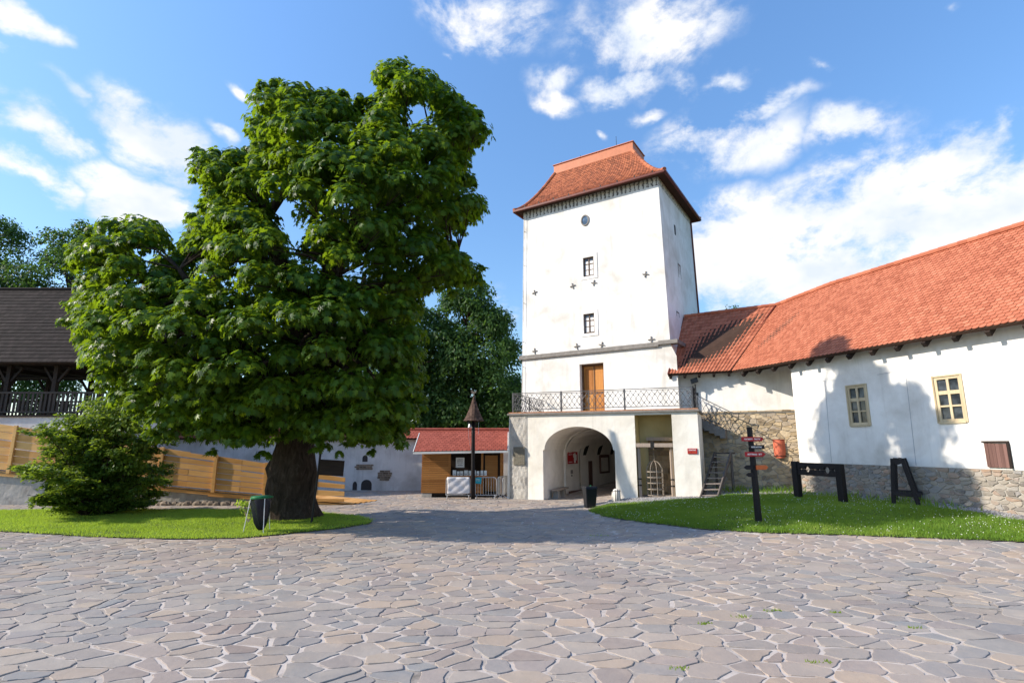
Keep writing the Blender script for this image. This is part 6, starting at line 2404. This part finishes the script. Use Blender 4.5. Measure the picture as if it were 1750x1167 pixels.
np_mesh('foliage', Vv, idx, nper, np.clip(_R.normal(0.45, 0.25, len(C_)) + 0.08 * (C_[:, 2] - 2), 0, 1), MT['shrubleaf'], parent=sh_)
# small weed at the foot of the maple
wd = thing('young_plant', (-6.9, 18.6, 0), 'pale young leafy plant with dry stalks at the foot of the maple trunk', 'plant')
wx, wy = -8.55, 18.25
wd.location = (wx, wy, 0)
mb = MB()
cs = []
for k in range(14):
    a, l = rnd.uniform(0, 6.28), rnd.uniform(0.2, 0.6)
    e = (wx + math.cos(a) * l * 0.6, wy + math.sin(a) * l * 0.4, l * 1.1)
    mb.tube([(wx, wy, 0), (wx + math.cos(a) * l * 0.25, wy, l * 0.6), e], [0.01, 0.008, 0.004], 4, False)
    cs.append((e[0], e[1], e[2], 0.16))
mb.build('stalks', MT['greywood'], wd)
C_, N_, T_, Z_ = clump_leaves(cs, 900, (0.06, 0.12), R=np.random.default_rng(3), wild=0.6)
Vv, idx, nper, fpl = leaves(C_, N_, T_, Z_, OVAL_T, OVAL_F)
np_mesh('foliage', Vv, idx, nper, _R.random(len(C_)) * 0.5 + 0.5, MT['grass'], parent=wd)


# ------------------------------------------------------------------ trees beyond the castle
def far_tree(loc, h, blobs, label, leaf, dens, seed, trunk_r=0.35, group='trees beyond the castle walls'):
    t = thing('background_tree', loc, label, 'tree', group)
    q = MB()
    x, y, z0 = loc
    q.tube([(x, y, z0), (x + 0.2, y, z0 + h * 0.3), (x, y + 0.2, z0 + h * 0.6), (x + 0.1, y, z0 + h * 0.92)], [trunk_r, trunk_r * 0.75, trunk_r * 0.45, 0.05], 8)
    for (bx_, by_, bz_, br_) in blobs:
        zz = max(z0 + h * 0.2, bz_ - br_ * 1.2)
        q.tube([(x, y, zz), ((x + bx_) / 2, (y + by_) / 2, (zz + bz_) / 2 + 0.3), (bx_, by_, bz_)], [trunk_r * 0.35, trunk_r * 0.2, 0.03], 5, False)
    q.build('trunk', MT['bark'], t, smooth=True)
    g = np.random.default_rng(seed)
    Cc, Nn, Tt, Zz = clump_leaves(blobs, dens, leaf, cover=(-0.75, 1), up=0.4, droop=0.6, flat_z=0.95, R=g, wild=0.6)
    Cc = Cc + g.normal(0, 0.1, Cc.shape)
    V_, i_, n_, f_ = leaves(Cc, Nn, Tt, Zz, OVAL_T, OVAL_F)
    np_mesh('crown', V_, i_, n_, np.clip(g.normal(0.45, 0.25, len(Cc)), 0, 1), MT['fartree'], parent=t)
    return t


def blobset(cx, cy, z0, z1, width, n, seed, shape, r=(1.0, 1.7)):
    g = random.Random(seed)
    o = []
    for k in range(n):
        f = (k + g.random()) / n
        w = width * shape(f)
        a = g.uniform(0, 2 * PI)
        q = w * math.sqrt(g.uniform(0.15, 1))
        rr = g.uniform(*r) * (0.55 + 0.45 * shape(f))
        o.append((cx + q * math.cos(a), cy + q * math.sin(a) * 0.8, z0 + (z1 - z0) * f, rr))
    return o


cone = lambda f: max(0.12, min(1.0, 0.75 + f * 0.9) * (1 - max(0, f - 0.22) ** 1.25 * 1.05))
round_ = lambda f: max(0.2, math.sin(PI * min(0.97, 0.12 + f * 0.86)) ** 0.7)
far_tree((-3.6, 42, 0), 15, blobset(-3.9, 42, 2.5, 14.8, 5.9, 95, 41, cone, (1.0, 1.7)), 'dark broad conical tree right behind the bell post, beside the tower', (0.22, 0.36), 340, 51)
far_tree((-8.2, 40, 0), 14, blobset(-8.2, 40, 2.5, 13.2, 4.0, 46, 42, round_, (1.0, 1.6)), 'dark leafy tree showing between the maple crown and the kiosk roof', (0.22, 0.36), 289, 52)
far_tree((-0.5, 46, 0), 9, blobset(-0.3, 46, 2.5, 8.0, 2.6, 20, 43, round_, (0.9, 1.4)), 'lower bushy tree close to the left edge of the tower terrace', (0.22, 0.36), 289, 53)
far_tree((-17.5, 44, 0), 11, blobset(-17.5, 44, 2.5, 11.0, 4.6, 34, 47, round_, (1.1, 1.7)), 'dark tree hidden for the most part behind the maple crown', (0.24, 0.38), 221, 57)
far_tree((-49, 48, 0), 24, blobset(-49, 48, 5.0, 23.2, 5.6, 46, 44, round_, (1.2, 2.1)), 'tall bluish green tree at the far left behind the gallery roof', (0.22, 0.36), 255, 54)
far_tree((-41, 48, 0), 23.5, blobset(-41.2, 48, 5.0, 23.0, 4.6, 44, 45, round_, (1.1, 1.9)), 'tall airy tree over the gallery roof next to the maple', (0.22, 0.36), 255, 55)
far_tree((-31, 52, 0), 15, blobset(-31, 52, 3.0, 14.5, 5.2, 34, 48, round_, (1.2, 1.9)), 'lower tree seen through the open timber gallery', (0.24, 0.38), 204, 58)
far_tree((-25, 43, 0), 11, blobset(-25, 43, 2.0, 10, 3.6, 26, 49, round_, (1.0, 1.6)), 'small leafy tree behind the right end of the gallery', (0.24, 0.38), 204, 59)
far_tree((21, 50, 0), 15.6, blobset(21, 50, 7.0, 15.0, 2.6, 24, 46, round_, (0.8, 1.3)), 'light green treetop peeping over the pantiled wing roof', (0.22, 0.34), 255, 56)


# ------------------------------------------------------------------ things on the left lawn
sd_ = thing('bag_stand', (-7.35, 16.3, 0), 'three legged litter stand with a green ring lid and dark bag', 'litter stand')
sx, sy = -7.33, 16.35
mb = MB()
N = 28
for k in range(N):
    a, b = 2 * PI * k / N, 2 * PI * (k + 1) / N
    mb.tube([(sx + 0.30 * math.cos(a), sy + 0.28 * math.sin(a), 1.0 + 0.02 * math.cos(a)), (sx + 0.30 * math.cos(b), sy + 0.28 * math.sin(b), 1.0 + 0.02 * math.cos(b))], 0.022, 6, False)
mb.build('ring', MT['green'], sd_)
mb = MB()
mb.lathe((sx, sy, 1.015), [(0.30, 0), (0.29, 0.02), (0.2, 0.035), (0.02, 0.04)], 20)
mb.build('lid', MT['green'], sd_, smooth=True)
for a in (3.5, 5.4, 1.2):
    mb = MB()
    mb.tube([(sx + 0.29 * math.cos(a), sy + 0.27 * math.sin(a), 1.0), (sx + 0.42 * math.cos(a), sy + 0.40 * math.sin(a), 0.0)], 0.013, 6)
    mb.build('leg', MT['galv'], sd_)
mb = MB()
n = 22
vs, fs = [], []
levels = [(0.285, 0.99), (0.28, 0.9), (0.25, 0.72), (0.22, 0.5), (0.17, 0.3), (0.11, 0.16), (0.05, 0.09)]
for (r, z) in levels:
    for k in range(n):
        a = 2 * PI * k / n
        q = r * (1 + 0.13 * math.sin(a * 5 + z * 4) * (1 if z < 0.95 else 0) + 0.05 * math.sin(a * 9 - z * 6))
        vs.append((sx + 0.04 * (1 - z) + q * math.cos(a), sy + q * math.sin(a) * 0.9, z))
for i in range(len(levels) - 1):
    for k in range(n):
        fs.append((i * n + k, i * n + (k + 1) % n, (i + 1) * n + (k + 1) % n, (i + 1) * n + k))
fs.append(tuple((len(levels) - 1) * n + k for k in range(n)))
mb.add(vs, fs)
mb.build('bag', MT['bag'], sd_, smooth=True)

ip = thing('information_post', (-6.75, 19.85, 0), 'thin dark information post with a small board right of the maple trunk', 'information post')
mb = MB()
mb.tube([(-6.62, 19.0, 0), (-6.55, 19.0, 1.0), (-6.47, 19.0, 2.25)], 0.035, 8)
mb.build('post', MT['darkiron'], ip)
mb = MB()
mb.hexa([(-6.47, 18.93, 1.55), (-5.68, 18.98, 1.50), (-5.68, 19.01, 1.50), (-6.47, 18.96, 1.55), (-6.44, 18.93, 2.05), (-5.66, 18.98, 2.0), (-5.66, 19.01, 2.0), (-6.44, 18.96, 2.05)])
mb.build('board', MT['darkwood'], ip, bevel=0.008)
ip.location = (-6.6, 19.0, 0)

# ------------------------------------------------------------------ things on the right
sg = thing('signpost', (7.17, 16.35, 0.28), 'dark wooden signpost with five coloured arrow boards on the clover lawn', 'signpost')
px_, py_ = 7.17, 16.35
mb = MB()
mb.tube([(px_, py_, 0.2), (px_ - 0.02, py_, 1.7), (px_ - 0.05, py_, 3.03)], [0.098, 0.09, 0.078], 9, True, 0, None, 0.04)
mb.build('post', MT['blackwood'], sg)


def arrow(z, x0, x1, h, tip, mat, yaw, sd, two=False, dz=0.0, text=True):
    """board from x0 to x1 (relative to the post), tip on the side 'tip'"""
    ca, sa = math.cos(yaw), math.sin(yaw)
    d, n = (ca, sa), (-sa, ca)
    fr = Fr((px_ - 0.04 - sa * -0.0 + n[0] * -0.13, py_ + n[1] * -0.13), d, n)
    pts = []
    th = h * 0.62
    if tip > 0:
        pts = [(x0, z - h / 2), (x1 - th, z - h / 2), (x1, z), (x1 - th, z + h / 2), (x0, z + h / 2)]
    elif tip < 0:
        pts = [(x0 + th, z - h / 2), (x1, z - h / 2), (x1, z + h / 2), (x0 + th, z + h / 2), (x0, z)]
    else:
        pts = [(x0, z - h / 2), (x1, z - h / 2), (x1, z + h / 2), (x0, z + h / 2)]
    mb = MB()
    k = len(pts)
    mb.add([fr.p(t, zz_, 0) for t, zz_ in pts] + [fr.p(t, zz_, 0.03) for t, zz_ in pts], [tuple(range(k)), tuple(range(2 * k - 1, k - 1, -1))] + [(i, (i + 1) % k, k + (i + 1) % k, k + i) for i in range(k)], 0, 0.5)
    if text:
        a, b = (x0 + 0.07, x1 - th) if tip > 0 else (x0 + th, x1 - 0.06)
        letters(mb, fr, a, b, z - h * 0.17, h * 0.34, -0.001, 1, sd, 0.45, 0.8)
    mb.build('arrow_board', [MT[mat], MT['letter']], sg)


arrow(2.68, -0.33, 0.34, 0.125, 1, 'red', 0.05, 71)
arrow(2.45, -0.14, 0.34, 0.12, -1, 'blackwood', 0.1, 72)
arrow(2.24, -0.27, 0.36, 0.135, 1, 'red', 0.08, 73)
arrow(1.86, 0.02, 0.44, 0.13, 1, 'orange', 0.3, 74, text=False)
arrow(1.86, -0.28, -0.03, 0.125, -1, 'blackwood', -0.2, 75, text=False)
arrow(1.65, -0.24, -0.03, 0.12, -1, 'blackwood', -0.2, 76, text=False)

# pillory
pl = thing('pillory', (11.1, 20.1, 0.5), 'black wooden pillory with six holes in its board on two posts', 'pillory')
pa, pb = Vector((10.78, 21.0, 0)), Vector((11.38, 19.2, 0))
pd_ = (pb - pa).normalized()
PLn = (pd_.y, -pd_.x)
if PLn[1] < 0:
    PLn = (-PLn[0], -PLn[1])
FPl = Fr((pa.x, pa.y), (pd_.x, pd_.y), PLn)
LP = (pb - pa).length
for t, top in ((0.0, 1.90), (LP, 1.86)):
    mb = MB()
    g = gz(*FPl.p(t, 0)[:2]) - 0.1
    mb.fbox(FPl, t - 0.12, t + 0.12, g, top, -0.1, 0.1)
    mb.build('post', MT['blackwood'], pl, bevel=0.02)


def holed(mb, fr, t0, t1, zc, zb, upper, holes, d0, d1):
    """one half of the board with half-round notches along the joint at zc"""
    pts = [(t0, zc)]
    for (c, r) in holes:
        for k in range(9):
            a = PI - PI * k / 8
            pts.append((c + r * math.cos(a), zc + (r * math.sin(a) if upper else -r * math.sin(a))))
    pts.append((t1, zc))
    for d in (d0, d1):
        for a, b in zip(pts, pts[1:]):
            if b[0] - a[0] > 1e-5:
                mb.quad(fr.p(a[0], a[1], d), fr.p(b[0], b[1], d), fr.p(b[0], zb, d), fr.p(a[0], zb, d), 0, 0.5)
    for a, b in zip(pts, pts[1:]):
        mb.quad(fr.p(a[0], a[1], d0), fr.p(b[0], b[1], d0), fr.p(b[0], b[1], d1), fr.p(a[0], a[1], d1), 0, 0.5)
    mb.quad(fr.p(t0, zb, d0), fr.p(t1, zb, d0), fr.p(t1, zb, d1), fr.p(t0, zb, d1), 0, 0.5)


hs = [(0.27, 0.055), (0.56, 0.11), (0.87, 0.055), (1.08, 0.055), (1.40, 0.12), (1.70, 0.06)]
hs = [(c * LP / 1.9, r) for c, r in hs]
for up_, zb in ((True, 1.86), (False, 1.41)):
    mb = MB()
    holed(mb, FPl, 0.121, LP - 0.121, 1.632 if up_ else 1.625, zb, up_, hs, -0.05, 0.05)
    mb.build('board', MT['blackwood'], pl)

# punishment trestle, seen end-on
ts_ = thing('wooden_trestle', (12.75, 18.1, 0.55), 'black A shaped wooden trestle carrying a round beam by the long house', 'trestle')
wa, wb = Vector((12.50, 18.30, 0)), Vector((13.00, 17.82, 0))
wd_ = (wb - wa).normalized()
back = Vector((0.62, 0.78, 0))
cm = (wa + wb) / 2
for j, off in enumerate((0.0, 1.15)):
    o = back * off
    for s, e in ((-1, wa), (1, wb)):
        mb = MB()
        g = gz(e.x + o.x, e.y + o.y) - 0.08
        topp = cm + o - wd_ * 0.05 + wd_ * 0.13 * s
        mb.beam((e.x + o.x - 0.02, e.y + o.y, g), (topp.x - 0.06, topp.y, 2.07), 0.12, 0.12, up=(back.x, back.y, 0))
        mb.build('leg', MT['blackwood'], ts_, bevel=0.012)
    mb = MB()
    a, b = wa + o, wb + o
    mb.beam((a.x - 0.03, a.y - 0.06, 0.95), (b.x + 0.03, b.y - 0.06, 0.93), 0.07, 0.12)
    mb.build('crossbar', MT['blackwood'], ts_, bevel=0.01)
mb = MB()
a, b = cm - back * 0.12 - wd_ * 0.1, cm + back * 1.3 - wd_ * 0.1
mb.tube([(a.x, a.y, 1.98), (b.x, b.y, 1.98)], 0.105, 14)
mb.build('round_beam', MT['blackwood'], ts_)

# open steps against the stone wall
sp2 = thing('wooden_steps', (8.3, 23.2, 0.4), 'steep open wooden steps leaning on the rubble wall beside the gatehouse', 'steps')
bl, br = Vector((7.72, 22.85, 0.34)), Vector((8.36, 22.70, 0.36))
tl_, tr_ = Vector((9.14, 24.75, 2.12)), Vector((9.80, 24.62, 2.12))
for a, b in ((bl, tl_), (br, tr_)):
    mb = MB()
    mb.beam(a, b, 0.06, 0.22)
    mb.build('stringer', MT['stepwood'], sp2, bevel=0.008)
for k in range(8):
    f = (k + 0.6) / 8.2
    a, b = bl.lerp(tl_, f), br.lerp(tr_, f)
    dirn = Vector((0.6, 0.8, 0)) * 0.14
    mb = MB()
    mb.hexa([a - dirn + Vector((0, 0, -0.02)), b - dirn + Vector((0, 0, -0.02)), b + dirn + Vector((0, 0, -0.02)), a + dirn + Vector((0, 0, -0.02)), a - dirn + Vector((0, 0, 0.02)), b - dirn + Vector((0, 0, 0.02)), b + dirn + Vector((0, 0, 0.02)), a + dirn + Vector((0, 0, 0.02))])
    mb.build('tread', MT['greywood'], sp2, bevel=0.005)
mb = MB()
for a in (tl_, tr_):
    mb.beam((a.x, a.y, 0.4), (a.x, a.y, 2.2), 0.09, 0.09)
mb.build('post', MT['stepwood'], sp2)
mb = MB()
q = Vector((0.6, 0.8, 0)) * 0.7
mb.hexa([tl_ + Vector((0, 0, .0)), tr_, tr_ + q, tl_ + q, tl_ + Vector((0, 0, .06)), tr_ + Vector((0, 0, .06)), tr_ + q + Vector((0, 0, .06)), tl_ + q + Vector((0, 0, .06))])
mb.build('landing', MT['stepwood'], sp2)

# litter bin and stone guard by the arch
bi = thing('litter_bin', (3.16, 22.75, 0), 'black tapered litter bin on the paving in front of the arch', 'litter bin')
mb = MB()
n = 4
c = Vector((3.17, 22.75, 0))


def ring4(w, d, z, rot=0.25):
    ca, sa = math.cos(rot), math.sin(rot)
    return [(c.x + x * ca - y * sa, c.y + x * sa + y * ca, z) for x, y in ((-w, -d), (w, -d), (w, d), (-w, d))]


a, b = ring4(0.19, 0.17, 0.0), ring4(0.25, 0.23, 0.78)
mb.hexa(a + b)
mb.build('body', MT['black'], bi, bevel=0.03)
mb = MB()
a, b = ring4(0.275, 0.255, 0.781), ring4(0.24, 0.22, 0.86)
mb.hexa(a + b)
mb.build('lid', MT['black'], bi, bevel=0.02)
mb = MB()
mb.tube([(c.x + 0.05, c.y, 0.86), (c.x + 0.05, c.y, 0.9)], 0.03, 8)
mb.build('lid_knob', MT['green'], bi)
gs_ = thing('stone_guard', (4.4, 23.7, 0.1), 'low whitish stone guard with dark iron bars at the arch jamb', 'stone guard')
mb = MB()
mb.lathe((4.45, 23.85, 0.05), [(0.2, 0), (0.19, 0.35), (0.15, 0.55), (0.05, 0.62)], 12)
mb.build('stone', MT['cream'], gs_, smooth=True)
mb = MB()
for k in range(4):
    mb.tube([(4.27 + k * 0.1, 23.60, 0.05), (4.27 + k * 0.1, 23.60, 0.66)], 0.014, 5)
mb.tube([(4.25, 23.60, 0.6), (4.6, 23.60, 0.6)], 0.012, 5)
mb.build('bars', MT['darkiron'], gs_)
